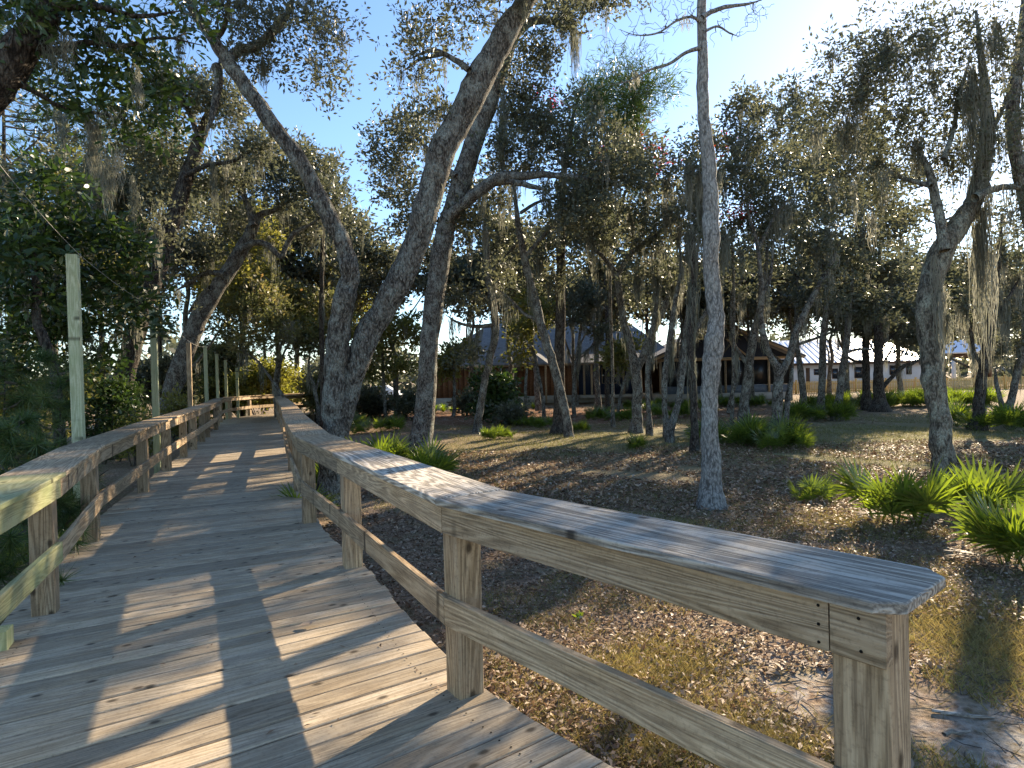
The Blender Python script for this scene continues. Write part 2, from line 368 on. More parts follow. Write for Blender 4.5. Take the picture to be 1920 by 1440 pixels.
vo = k.n('TexVoronoi'); vo.inputs['Scale'].default_value = 22; k.l(v, vo.inputs['Vector'])
lit = k.ramp(k.math('ADD', k.math('MULTIPLY', fine, 0.6), k.math('MULTIPLY', vo.outputs['Distance'], 0.6)), [(0.25, (.085, .055, .036)), (0.5, (.23, .155, .10)), (0.8, (.40, .29, .20))])
gra = k.ramp(fine, [(0.25, (.12, .105, .055)), (0.55, (.24, .21, .11)), (0.8, (.37, .31, .18))])
mul = k.ramp(fine, [(0.25, (.12, .052, .026)), (0.55, (.25, .125, .065)), (0.8, (.37, .22, .12))])
san = k.ramp(fine, [(0.25, (.44, .41, .36)), (0.7, (.66, .62, .55))])
sx = k.n('SeparateXYZ'); k.l(v, sx.inputs[0]); X_, Y_ = sx.outputs[0], sx.outputs[1]
def blob(cx, cy, rx, ry, soft):
    a_ = k.math('DIVIDE', k.math('SUBTRACT', X_, cx), rx); b_ = k.math('DIVIDE', k.math('SUBTRACT', Y_, cy), ry)
    d = k.math('SQRT', k.math('ADD', k.math('MULTIPLY', a_, a_), k.math('MULTIPLY', b_, b_)))
    d = k.math('ADD', d, k.math('MULTIPLY', k.math('SUBTRACT', med, 0.5), soft * 1.6))
    return k.ramp(d, [(max(0.0, 1 - soft) * 0.5, (1, 1, 1)), (0.5 * (1 + soft * .2), (0, 0, 0))]) if False else k.math('SUBTRACT', 1.0, k.math('DIVIDE', k.math('SUBTRACT', d, 1 - soft), soft * 1.3, True), True)
col = k.mix(k.math('MULTIPLY', k.ramp(med, [(0.42, (0, 0, 0)), (0.6, (1, 1, 1))]), 0.55), lit, gra)
col = k.mix(blob(8.5, 17.5, 11, 9, 0.5), col, gra)
col = k.mix(blob(1.5, 31, 13, 9, 0.5), col, mul)
col = k.mix(k.math('MULTIPLY', k.math('MULTIPLY', blob(2.75, 2.9, .85, .75, 0.9), k.ramp(k.noise(v, 7.0, 5, .7), [(.42, (0, 0, 0)), (.58, (1, 1, 1))])), 0.95), col, san)
col = k.mix(k.math('MULTIPLY', k.math('MULTIPLY', blob(1.75, 3.9, 0.6, 0.55, 0.9), k.ramp(k.noise(v, 9.0, 5, .7), [(.45, (0, 0, 0)), (.6, (1, 1, 1))])), 0.6), col, san)
ground = add('ground', gm, k.done(k.principled(col, 0.95, 0.1, k.bump(k.math('ADD', fine, k.math('MULTIPLY', vo.outputs['Distance'], 0.7)), 0.8, 0.03))))
tag(ground, 'sandy forest floor with leaf litter and thin lawn', 'ground', None, 'structure')

# ------------------------------------------------------------------ boardwalk: inner faces of the right and left rail posts, pair by pair
RP = np.array([(2.30, .07), (.96, 1.60), (-.33, 3.07), (-1.45, 5.22), (-2.37, 6.92), (-4.08, 11.21), (-5.71, 15.51), (-8.31, 22.13), (-10.2, 26.9), (-10.5, 29.0), (-9.4, 31.6), (-8.6, 35.5), (-8.5, 41.0)])
LP = np.array([(.65, -1.38), (-.69, .15), (-2.16, 1.84), (-3.30, 4.22), (-4.28, 6.05), (-5.98, 10.45), (-7.62, 14.75), (-10.15, 21.4), (-12.2, 26.3), (-12.7, 30.0), (-11.5, 33.2), (-10.8, 36.0), (-10.7, 41.2)])
def cat(P, m=24):
    P = np.vstack([2 * P[0] - P[1], P, 2 * P[-1] - P[-2]]); out = []
    for i in range(1, len(P) - 2):
        t = np.linspace(0, 1, m, endpoint=False)[:, None]; p0, p1, p2, p3 = P[i - 1:i + 3]
        out.append(0.5 * (2 * p1 + (p2 - p0) * t + (2 * p0 - 5 * p1 + 4 * p2 - p3) * t ** 2 + (3 * p1 - p0 - 3 * p2 + p3) * t ** 3))
    return np.vstack(out + [P[-2][None]])
Rc, Lc = cat(RP), cat(LP); Cc = (Rc + Lc) / 2
arc = np.r_[0, np.cumsum(np.linalg.norm(np.diff(Cc, axis=0), axis=1))]
def at_arc(P, s): return np.array([np.interp(s, arc, P[:, i]) for i in range(P.shape[1])])
boardwalk = thing('boardwalk', 'weathered timber boardwalk curving away under the oaks', None, (0, 0, 0)); boardwalk['kind'] = 'structure'
PW, GAP = 0.138, 0.009
NP = int(arc[-1] / (PW + GAP)); rest = Geo(); nseen = 0
for i in range(NP):
    s0 = i * (PW + GAP); s1 = s0 + PW
    qs = [at_arc(Rc, s0), at_arc(Rc, s1), at_arc(Lc, s1), at_arc(Lc, s0)]
    ax = (qs[0] + qs[1]) - (qs[2] + qs[3]); ax /= np.linalg.norm(ax)
    er, el = 0.17 + rng.uniform(-.012, .012), 0.17 + rng.uniform(-.012, .012)
    poly = [qs[0] + ax * er, qs[1] + ax * er, qs[2] - ax * el, qs[3] - ax * el]
    dz = rng.uniform(-.0025, .0025)
    if i < 190:
        o = slab('plank', poly, -0.036 + dz, dz, W_deck, boardwalk, ax, 0.007)
    else:
        c = np.array(poly); V = np.vstack([np.c_[c, np.full(4, -.036)], np.c_[c, np.full(4, dz)]])
        rest.put(V, [(0, 1, 2, 3), (7, 6, 5, 4), (0, 4, 5, 1), (1, 5, 6, 2), (2, 6, 7, 3), (3, 7, 4, 0)])
o = add('far_planks', rest.mesh('far_planks'), W_deck, boardwalk); o['kind'] = 'stuff'
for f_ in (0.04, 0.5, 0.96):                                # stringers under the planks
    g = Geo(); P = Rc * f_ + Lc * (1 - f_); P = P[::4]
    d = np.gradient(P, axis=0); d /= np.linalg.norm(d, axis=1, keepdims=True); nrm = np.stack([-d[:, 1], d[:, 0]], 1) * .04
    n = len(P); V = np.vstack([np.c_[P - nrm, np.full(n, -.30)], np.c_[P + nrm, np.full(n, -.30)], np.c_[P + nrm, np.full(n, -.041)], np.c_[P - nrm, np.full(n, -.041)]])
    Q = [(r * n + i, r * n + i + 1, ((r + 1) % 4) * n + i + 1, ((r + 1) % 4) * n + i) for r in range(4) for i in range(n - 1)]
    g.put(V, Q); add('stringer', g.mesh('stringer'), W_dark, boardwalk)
# two screw heads at each end of the nearer planks, too small to part singly
g = Geo()
for i in range(8, 120):
    s0 = i * (PW + GAP)
    for f_ in (0.02, 0.98):
        for ds in (0.032, 0.105):
            r_, l_ = at_arc(Rc, s0 + ds), at_arc(Lc, s0 + ds); p = r_ * f_ + l_ * (1 - f_) + rng.uniform(-.006, .006, 2)
            th = np.arange(6) * np.pi / 3
            g.put(np.vstack([np.c_[p[0] + .0055 * np.cos(th), p[1] + .0055 * np.sin(th), np.full(6, .0045)], (p[0], p[1], .0045)]), None, [(j, (j + 1) % 6, 6) for j in range(6)])
o = add('screw_heads', g.mesh('screw_heads'), M_hole, boardwalk); o['kind'] = 'stuff'

RAILH = 0.975
def build_rail(root, pts, side, cap_mats, rail_mats, heights=None, end_trim=False):
    """pts: plan points of the posts' walkway faces; side +1: outside lies to the right of travel"""
    P = np.array(pts, float); n = len(P)
    H = np.full(n, RAILH) if heights is None else np.array(heights)
    d = np.diff(P, axis=0); d /= np.linalg.norm(d, axis=1, keepdims=True)
    nr = np.stack([d[:, 1], -d[:, 0]], 1) * side              # outward normal of each bay
    def off(i, o, seg=None):                                   # mitred offset of vertex i
        if i == 0: return P[0] + nr[0] * o
        if i == n - 1: return P[-1] + nr[-1] * o
        a, b = nr[i - 1], nr[i]; m = a + b; return P[i] + m * (o / max(0.4, 1 + a.dot(b)))
    for i in range(n):
        ax = d[min(i, n - 2)] if i == 0 or i == n - 1 else (d[i - 1] + d[i]); ax = ax / np.linalg.norm(ax)
        on = np.array([ax[1], -ax[0]]) * side
        c = P[i] + on * 0.0705 + (ax * 0.07 if i == 0 else (-ax * 0.07 if i == n - 1 else 0))
        V, F = chamfer_poly([(-.6, -.07), (H[i] - 0.033, -.07), (H[i] - 0.033, .07), (-.6, .07)], -.07, .07, 0.005)
        M = Matrix.Translation((c[0], c[1], 0)) @ Matrix.Rotation(math.atan2(ax[1], ax[0]), 4, 'Z') @ Matrix.Rotation(-math.pi / 2, 4, 'Y')
        add('post', py_mesh('post', V, F), rail_mats[min(i, len(rail_mats) - 1)], root, M)
    for i in range(n - 1):
        dd = d[i]; g0 = dd * 0.003
        zc = (H[i] + H[i + 1]) / 2
        def sloped(o, h0, h1):                                  # tilt a board so that it follows the heights of its two posts
            L = np.linalg.norm(P[i + 1] - P[i]); an = math.atan2(h1 - h0, L)
            WM[o.name] = WM[o.name] @ Matrix.Rotation(-an, 4, 'Y'); o.matrix_local = WM[root.name].inverted() @ WM[o.name]
        a0, a1, b0, b1 = off(i, -.072), off(i + 1, -.072), off(i, .32), off(i + 1, .32)
        e0 = dd * (-0.05) if i == 0 else g0; e1 = dd * 0.03 if i == n - 2 else -g0
        poly = [a0 + e0, a1 + e1, b1 + e1, b0 + e0]
        if i == 0 and end_trim:
            w_ = nr[0]
            poly = [a0 + e0 + dd * .06, a1 + e1, b1 + e1, b0 + e0 + dd * .06, b0 + e0 - w_ * .06, a0 + e0 + w_ * .05]
        o = slab('cap_board', poly, zc - .031, zc, cap_mats[min(i, len(cap_mats) - 1)], root, dd, 0.004); sloped(o, H[i], H[i + 1])
        a0, a1, b0, b1 = off(i, -.0385), off(i + 1, -.0385), off(i, -.0005), off(i + 1, -.0005)
        e0 = dd * 0.13 if (i == 0 and end_trim) else g0
        poly = [a0 + e0, a1 - g0, b1 - g0, b0 + e0]
        rm = rail_mats[min(i, len(rail_mats) - 1)]
        o = slab('top_rail', poly, zc - .176, zc - .036, rm, root, dd, 0.003); sloped(o, H[i], H[i + 1])
        z2 = zc - 0.56
        e0 = g0 - dd * (0.25 if (i == 0 and end_trim) else 0)
        poly = [a0 + e0, a1 - g0, b1 - g0, b0 + e0]
        o = slab('lower_rail', poly, z2 - .07, z2 + .07, rm, root, dd, 0.003); sloped(o, H[i], H[i + 1])
    return P, d, nr, off, H
# right railing
def along(P, s_list, arc_=None):
    A = np.r_[0, np.cumsum(np.linalg.norm(np.diff(P, axis=0), axis=1))]
    return [np.array([np.interp(s, A, P[:, k_]) for k_ in range(2)]) for s in s_list]
rr = thing('railing', 'weathered railing on the lawn side, its blunt cap end nearest the camera', 'railing', (.96, 1.6, 0), 'boardwalk railings')
far_r = cat(RP[4:], 12); Lr = np.linalg.norm(np.diff(far_r, axis=0), axis=1).sum()
rp = [RP[1] + np.array((-.035, -.055)), RP[2], RP[3], RP[4]] + along(far_r, np.arange(2.2, Lr, 2.3))
hts = [1.005, .985] + [RAILH] * (len(rp) - 2)
P, d, nr, off, H = build_rail(rr, rp, +1, [W_cap, W_cap, W_rail], [W_rail], hts, True)
# end block beside the top rail's end, with its screws
dd = d[0]; a0 = P[0] - nr[0] * .0385; a1 = P[0] - nr[0] * .0005
zt = H[0] - .036
ob = slab('end_block', [a0 - dd * .008, a0 + dd * .126, a1 + dd * .126, a1 - dd * .008], zt - .142, zt, W_rail, rr, (0, 0, 1) if False else dd, 0.004)
def screw(parent, p, nrm, r=.0045):
    g = Geo(); n_ = Vector((nrm[0], nrm[1], 0)); s_ = Vector((-nrm[1], nrm[0], 0)); V = []
    for k_, dep in ((1.0, .0), (0.85, .002)):
        for th in np.arange(8) * math.pi / 4:
            V.append(Vector(p) + n_ * (.0008 + dep) + (s_ * math.cos(th) + Vector((0, 0, 1)) * math.sin(th)) * r * k_)
    V.append(Vector(p) + n_ * .0012)
    g.put([tuple(v_) for v_ in V], [(i, (i + 1) % 8, 8 + (i + 1) % 8, 8 + i) for i in range(8)], [(8 + i, 8 + (i + 1) % 8, 16) for i in range(8)])
    return add('screw', g.mesh('screw'), M_hole, parent)
for s_, z_ in ((.055, -.03), (.05, -.112)):
    q = a0 + dd * s_; screw(ob, (q[0], q[1], zt + z_), -nr[0])
tr0 = [o for o in rr.children if o.name.startswith('top_rail')][0]
for z_ in (-.02, -.07, -.118):
    q = a0 + dd * .155; screw(tr0, (q[0], q[1], zt + z_ - .003), -nr[0])
# left railing
lr = thing('railing', 'railing on the shrub side, yellowish new boards nearest the camera', 'railing', (-2.2, 1.9, 0), 'boardwalk railings')
mL = [(-2.92, 3.45), (-3.24, 4.37), (-4.26, 6.35), (-5.44, 9.24), (-6.31, 11.44), (-7.09, 13.5), (-7.70, 15.12), (-8.45, 17.04), (-9.0, 18.46)]
far_l = cat(LP[7:], 12); Ll = np.linalg.norm(np.diff(far_l, axis=0), axis=1).sum()
lp = [np.array((-1.75, .95))] + [np.array(p) for p in mL[1:]] + along(far_l, np.arange(0.0, Ll, 2.3))
build_rail(lr, lp, -1, [W_new, W_rail], [W_new, W_rail])
bar('post_stub', (-3.17, 3.76, -.5), (-3.17, 3.76, .11), .14, .14, W_new, lr, up=(.9, .42, 0))

# ------------------------------------------------------------------ string-light posts and the cable between them
lp_spec = [(146, 1018, 6.35, 478, 'nearest and tallest pale timber pole beside the left railing'),
           (292, 770, 10.3, 578, 'second pale timber pole along the left railing'),
           (357, 755, 15.7, 643, 'brownish timber pole close to the leaning dark trunk'),
           (388, 755, 17.5, 648, 'greenish timber pole just past the leaning dark trunk'),
           (409, 750, 20.2, 664, 'timber pole fifth along the railing'),
           (425, 750, 23.5, 675, 'timber pole sixth along the railing'),
           (446, 750, 28.5, 690, 'slim timber pole at the bend of the boardwalk'),
           (521, 745, 36.5, 694, 'pale timber pole beyond the bend against yellow shrubs'),
           (577, 745, 42.0, 703, 'farthest pale timber pole near the sunlit deck')]
tops = []
for i, (px, py, D, ty, lab) in enumerate(lp_spec):
    if i < 7:                                                   # the pole stands just outside the cap of the left railing
        ds = np.linspace(4, 32, 2000); xr = np.interp(ds, Lc[:, 1], Lc[:, 0]); xp = np.array([U(px, 760, 1.0)[0] * q_ for q_ in ds])
        D = float(ds[np.argmax(xp < xr - .46)]) if i != 6 else 28.6
    b = U(px, 760, D); tp = U(px, ty, D)
    t = thing('light_pole', lab, 'pole', (b[0], b[1], -.45), 'string light poles')
    V, F = chamfer_poly([(0, -.06), (tp[2] + .45, -.06), (tp[2] + .45, .06), (0, .06)], -.06, .06, 0.006)
    M = Matrix.Translation((b[0], b[1], -.45)) @ Matrix.Rotation(0.35, 4, 'Z') @ Matrix.Rotation(-math.pi / 2, 4, 'Y') @ Matrix.Rotation(rng.uniform(-.006, .006), 4, 'Z')
    add('shaft', py_mesh('shaft', V, F), W_post if i != 2 else W_rail, t, M)
    h = Geo(); c = np.array((b[0], b[1], tp[2] - .03)); h.tube([c + (.06, 0, 0), c + (.085, 0, .005), c + (.10, 0, .03), c + (.085, 0, .05)], [.004] * 4, 5)
    add('hook', h.mesh('hook'), M_metal, t); tops.append(c + (.095, 0, .02))
g = Geo(); first = U(-60, 235, 4.4)
pts_all = [first] + tops
for a_, b_ in zip(pts_all[:-1], pts_all[1:]):
    t_ = np.linspace(0, 1, 14)[:, None]; L_ = np.linalg.norm(b_ - a_)
    g.tube(a_ * (1 - t_) + b_ * t_ - np.array((0, 0, 1)) * (t_ * (1 - t_)) * 4 * .012 * L_, [.0032] * 14, 5, False)
tag(add('cable', g.mesh('cable'), M_cable), 'thin pale cable strung between the tops of the poles', 'cable')

# ------------------------------------------------------------------ buildings behind the trees
def boxpart(name, lo, hi, mat, parent):
    g = Geo(); lo = np.array(lo, float); hi = np.array(hi, float); c = (lo + hi) / 2
    g.box((0, 0, 0), hi - lo); return add(name, g.mesh(name), mat, parent, T(c))
def polypart(name, V, F, mat, parent, thick=0.0):
    me = py_mesh(name, V, F); o = add(name, me, mat, parent)
    if thick:
        md = o.modifiers.new('thickness', 'SOLIDIFY'); md.thickness = thick; md.offset = -1
    return o
HB = 46.0
house = thing('house', 'low house with red-brown board walls, navy siding and a shingled hip roof', 'house', (2, HB, -.4))
xl, xm, xn, xr = -5.9, 4.96, 9.6, 18.3
boxpart('plinth', (xl - .1, HB - .12, -.45), (xn, HB + 9, .12), M_found, house)
boxpart('wall', (xl, HB + .05, .12), (xm, HB + 8.5, 2.5), M_brown, house)
x = xl; 
while x < xm - .05:                                            # cladding boards, each its own, with open joints
    w = min(.40, xm - x - .01)
    if not (-.75 < x + .2 < .45): boxpart('board', (x, HB + rng.uniform(-.012, 0), .13), (x + w - .025, HB + .045, 2.42), W_cedar, house)
    x += .40
dr = boxpart('door', (-.62, HB - .01, .13), (.38, HB + .045, 2.2), M_door, house)
boxpart('handle', (.24, HB - .06, 1.05), (.29, HB - .012, 1.2), M_metal, dr)
wv = boxpart('wall', (xm, HB + .04, .12), (xn, HB + 8.5, 2.5), M_navy, house); wv['label'] = 'navy blue sided wall'
for a_ in (7.2,):
    w_ = boxpart('window', (a_ - .55, HB - .01, .9), (a_ + .55, HB + .038, 2.1), W_trim, house)
    for sx_ in (-1, 1): boxpart('pane', (a_ + (-.5 if sx_ < 0 else .03), HB - .03, .95), (a_ + (-.03 if sx_ < 0 else .5), HB - .012, 2.05), M_glass, w_)
w_ = boxpart('window', (3.15, HB - .05, .95), (3.85, HB - .02, 2.05), M_screen, house)
boxpart('pane', (3.2, HB - .07, 1.0), (3.8, HB - .052, 2.0), M_glass, w_)
for a_ in (5.2, 5.75, 6.25, 8.05, 9.3): boxpart('porch_post', (a_ - .07, HB - 1.3, .12), (a_ + .07, HB - 1.16, 2.42), W_trim, house)
boxpart('porch_floor', (xm + .02, HB - 1.45, -.1), (xn, HB - .125, .115), M_found, house)
e0, e1 = xl - .6, 12.6
rv = [(e0, HB - .7, 2.48), (e1, HB - .7, 2.48), (e1, HB + 11, 2.48), (e0, HB + 11, 2.48), (-1.2, HB + 5, 6.25), (9.0, HB + 5, 6.25)]
rf = polypart('roof', rv, [(0, 1, 5, 4), (1, 2, 5), (2, 3, 4, 5), (3, 0, 4)], M_shin, house, .12); rf['label'] = 'grey shingled hip roof'
boxpart('chimney', (-.4, HB + 4.2, 4.6), (.5, HB + 5.0, 6.9), M_navy, rf) if False else None
boxpart('fascia', (e0 - .02, HB - .76, 2.30), (e1, HB - .715, 2.47), W_trim, house)
pv = [(-1.6, HB - 2.2, 2.44), (2.6, HB - 2.2, 2.44), (2.6, HB - .2, 3.0), (-1.6, HB - .2, 3.0), (-.3, HB - .4, 3.55), (1.3, HB - .4, 3.55)]
polypart('entry_roof', pv, [(0, 1, 5, 4), (1, 2, 5), (3, 0, 4)], M_shin, house, .1)
for a_ in (-1.4, 2.4): boxpart('entry_post', (a_ - .07, HB - 2.1, -.35), (a_ + .07, HB - 1.96, 2.43), W_trim, house)
cv = [(4.2, HB - 2.2, 2.46), (xn + .4, HB - 2.2, 2.46), (xn + .4, HB - .5, 3.1), (4.2, HB - .5, 3.1)]
polypart('porch_roof', cv, [(0, 1, 2, 3)], M_shin, house, .1)

porch = thing('screened_porch', 'screened gable porch with navy gable and tan truss beams', 'porch', (14.5, 43, -.4))
PY = 43.0; ax_, bx_, az_ = 10.0, 19.6, 4.75; mx_ = (ax_ + bx_) / 2
boxpart('plinth', (ax_ + .2, PY, -.45), (bx_ - .2, PY + 7, .1), M_found, porch)
boxpart('knee_wall', (ax_ + .3, PY + .1, .1), (bx_ - .3, PY + .2, .62), m_plain('blue_grey_panel', (.10, .125, .16), .6), porch)
boxpart('tie_beam', (ax_ + .1, PY + .02, 2.36), (bx_ - .1, PY + .2, 2.56), W_trim, porch)
polypart('gable', [(ax_ + .3, PY + .15, 2.57), (bx_ - .3, PY + .15, 2.57), (mx_, PY + .15, az_ - .1)], [(0, 1, 2)], M_navy, porch, .06)
for s_ in (-1, 1):
    polypart('roof_slope', [(mx_, PY - .5, az_), (mx_, PY + 8, az_), (mx_ + s_ * 5.3, PY + 8, 2.45), (mx_ + s_ * 5.3, PY - .5, 2.45)], [(0, 1, 2, 3) if s_ > 0 else (3, 2, 1, 0)], M_shinb, porch, .14)
    bar('truss_strut', (mx_ + s_ * 1.6, PY + .08, 2.56), (mx_ + s_ * .1, PY + .08, az_ - .9), .1, .1, W_trim, porch, up=(0, 1, 0))
    bar('barge_board', (mx_ + s_ * 5.2, PY - .54, 2.42), (mx_ + s_ * .03, PY - .54, az_ - .03), .16, .04, W_trim, porch, up=(0, 1, 0))
for k_ in range(7):
    xa = ax_ + .3 + k_ * (bx_ - ax_ - .6) / 6; boxpart('post', (xa - .07, PY + .03, .1), (xa + .07, PY + .17, 2.36), W_trim, porch)
    if k_ < 6:
        xb = xa + (bx_ - ax_ - .6) / 6; boxpart('screen_panel', (xa + .075, PY + .12, .63), (xb - .075, PY + .13, 2.35), M_screen, porch)
boxpart('back_wall', (ax_ + .3, PY + 6.6, .1), (bx_ - .3, PY + 6.8, 2.5), M_brown, porch)

white = thing('white_building', 'long pale rendered building with a metal roof behind the picket fence', 'building', (34, 64, -.6))
WY = 64.0
def wx(px, D=64.0): return U(px, 700, D)[0]
def wz(px, py, D=64.0): return U(px, py, D)[2]
boxpart('wall', (wx(1425), WY, -.7), (wx(1738), WY + 9, 2.25), M_white, white)
polypart('roof', [(wx(1420), WY - .6, 2.26), (wx(1745), WY - .6, 2.26), (wx(1745) - 2, WY + 6, 4.9), (wx(1420) + 3, WY + 6, 4.9)], [(0, 1, 2, 3)], M_metroof, white, .1)
for s_ in range(24):
    xs = wx(1424) + .9 + s_ * .68
    bar('roof_seam', (xs, WY - .58, 2.30), (xs + (1.5 - s_ * .09), WY + 5.9, 4.93), .04, .05, M_metroof, white)
boxpart('eave_board', (wx(1421), WY - .66, 2.02), (wx(1744), WY - .605, 2.25), M_brown, white)
for (x0, x1, y0, y1) in ((1527, 1535, 693, 702), (1561, 1570, 692, 709), (1603, 1615, 689, 708), (1669, 1678, 686, 702), (1700, 1708, 686, 701)):
    zz0, zz1 = sorted((wz(x0, y0), wz(x0, y1)))
    f_ = boxpart('window', (wx(x0) - .06, WY - .06, zz0 - .06), (wx(x1) + .06, WY - .005, zz1 + .06), M_brown, white)
    boxpart('pane', (wx(x0), WY - .09, zz0), (wx(x1), WY - .065, zz1), M_glass, f_)
boxpart('door', (wx(1511), WY - .05, -.5), (wx(1518), WY - .005, wz(1511, 690)), M_brown, white)

FY = 50.0
fence = thing('picket_fence', 'yellow pine picket fence in front of the pale building', 'fence', (32, FY, -.5))
fx0, fx1 = U(1436, 700, FY)[0], U(1990, 700, FY)[0]
g = Geo(); x = fx0
while x < fx1:
    h_ = rng.uniform(-.01, .01); g.box((x, FY, .05 + h_), (.085, .022, 1.15)); x += .13
o = add('pickets', g.mesh('pickets'), M_pick, fence); o['kind'] = 'stuff'
for z_ in (-.2, .42): boxpart('fence_rail', (fx0, FY + .012, z_ - .045), (fx1, FY + .05, z_ + .045), M_pick, fence)
x = fx0
while x < fx1 + .1:
    p = boxpart('fence_post', (x - .06, FY - .075, -.55), (x + .06, FY - .015, .72), M_pick, fence); boxpart('cap', (x - .08, FY - .095, .722), (x + .08, FY + .005, .76), M_pick, p); x += 2.4
pav = thing('pavilion', 'small open pavilion with a bright metal hip roof at the fence', 'pavilion', (40, 56, -.5))
ax0, ax1 = U(1757, 680, 56)[0], U(1840, 680, 56)[0]; mc = (ax0 + ax1) / 2
polypart('roof', [(ax0, 54, 2.75), (ax1, 54, 2.75), (ax1, 58, 2.75), (ax0, 58, 2.75), (mc - .5, 56, 3.9), (mc + .5, 56, 3.9)], [(0, 1, 5, 4), (1, 2, 5), (2, 3, 4, 5), (3, 0, 4)], M_metroof, pav, .1)
boxpart('beam', (ax0 + .3, 54.3, 2.3), (ax1 - .3, 54.5, 2.66), M_brown, pav)
for xa, m_ in ((ax0 + .35, M_white), (mc + .25, M_brown), (ax1 - .45, M_brown)): boxpart('column', (xa - .12, 54.28, -.5), (xa + .12, 54.52, 2.3), m_, pav)
boxpart('side_panel', (mc + .4, 54.6, -.3), (ax1 - .6, 54.7, 2.25), M_brown, pav)
boxpart('floor', (ax0 + .2, 54.2, -.55), (ax1 - .2, 58, -.42), M_found, pav)
gate = thing('gate', 'dark slatted gate near the wooden wall of the house', 'gate', (-8, 40, -.4))
ga, gb = U(735, 740, 42)[0], U(764, 740, 42)[0]
x = ga
while x < gb: boxpart('slat', (x, 42, -.35), (x + .07, 42.03, .55), W_dark, gate); x += .115
for z_ in (-.1, .4): boxpart('cross_rail', (ga, 42.032, z_), (gb, 42.07, z_ + .08), W_dark, gate)
for x in (ga - .09, gb + .03): boxpart('gate_post', (x, 41.98, -.5), (x + .1, 42.08, .75), W_dark, gate)
# parked car seen between the trunks
cx_ = U(712, 742, 62)[0]; car = thing('parked_car', 'small white car parked far behind the slatted gate', 'car', (cx_, 62, -.4))
prof = [(-2.1, .25), (-2.15, .62), (-1.9, .82), (-1.15, .92), (-.55, 1.38), (.75, 1.42), (1.45, .98), (2.0, .86), (2.12, .5), (2.05, .25)]
V = [(cx_ + a_, 62 + s_ * .82 * (1 if b_ < 1 else .86), b_ - .4) for s_ in (-1, 1) for a_, b_ in prof]; m_ = len(prof)
polypart('body', V, [tuple(range(m_ - 1, -1, -1)), tuple(range(m_, 2 * m_))] + [(i, (i + 1) % m_, m_ + (i + 1) % m_, m_ + i) for i in range(m_)], M_van, car)
polypart('side_window', [(cx_ - .95, 61.2, .55), (cx_ + 1.15, 61.2, .55), (cx_ + .65, 61.25, .95), (cx_ - .5, 61.25, .95)], [(0, 1, 2, 3)], M_glass, car, .02)
for a_ in (-1.3, 1.25):
    g = Geo(); g.tube([(cx_ + a_, 61.12, -.1), (cx_ + a_, 61.35, -.1)], [.31, .31], 16); w_ = add('wheel', g.mesh('wheel'), M_hole, car)
    g = Geo(); g.tube([(cx_ + a_, 61.17, -.1), (cx_ + a_, 61.10, -.1)], [.17, .17], 12); add('rim', g.mesh('rim'), M_metal, w_)

# ------------------------------------------------------------------ foliage helpers
SPRAY_K, PER_K, LEAF_K = 1.85, 3.3, 1.06
def unit(v): return v / (np.linalg.norm(v, axis=-1, keepdims=True) + 1e-9)
def leaf_cards(C, A, L, Wd, up_bias=0.5, fold=0.15):
    """diamond leaves at points C pointing along A"""
    n = len(C); A = unit(A)
    N = unit(rng.randn(n, 3) + np.array((0, 0, up_bias)))
    B = unit(np.cross(N, A)); N2 = np.cross(A, B)
    L = np.asarray(L).reshape(-1, 1) * np.ones((n, 1)); Wd = np.asarray(Wd).reshape(-1, 1) * np.ones((n, 1))
    V = np.stack([C, C + A * L * .45 + B * Wd * .5 + N2 * fold * Wd, C + A * L, C + A * L * .45 - B * Wd * .5 + N2 * fold * Wd], 1)
    q = np.arange(n * 4).reshape(n, 4)
    return V.reshape(-1, 3), q
def long_leaves(C, A, L, Wd, up_bias=0.6, droop=0.15):
    """broader leaves of two quads with a bend"""
    n = len(C); A = unit(A); N = unit(rng.randn(n, 3) * .7 + np.array((0, 0, up_bias))); B = unit(np.cross(N, A)); N2 = np.cross(A, B)
    L = np.asarray(L).reshape(-1, 1) * np.ones((n, 1)); Wd = np.asarray(Wd).reshape(-1, 1) * np.ones((n, 1))
    V = np.stack([C, C + A * L * .35 + B * Wd * .48, C + A * L * .35 - B * Wd * .48, C + A * L * .7 + B * Wd * .42 - N2 * L * droop * .4, C + A * L * .7 - B * Wd * .42 - N2 * L * droop * .4, C + A * L - N2 * L * droop], 1).reshape(-1, 3)
    b = np.arange(n)[:, None] * 6
    return V, (b + np.array([1, 2, 4, 3])), np.vstack([b + np.array([0, 2, 1]), b + np.array([3, 4, 5])])
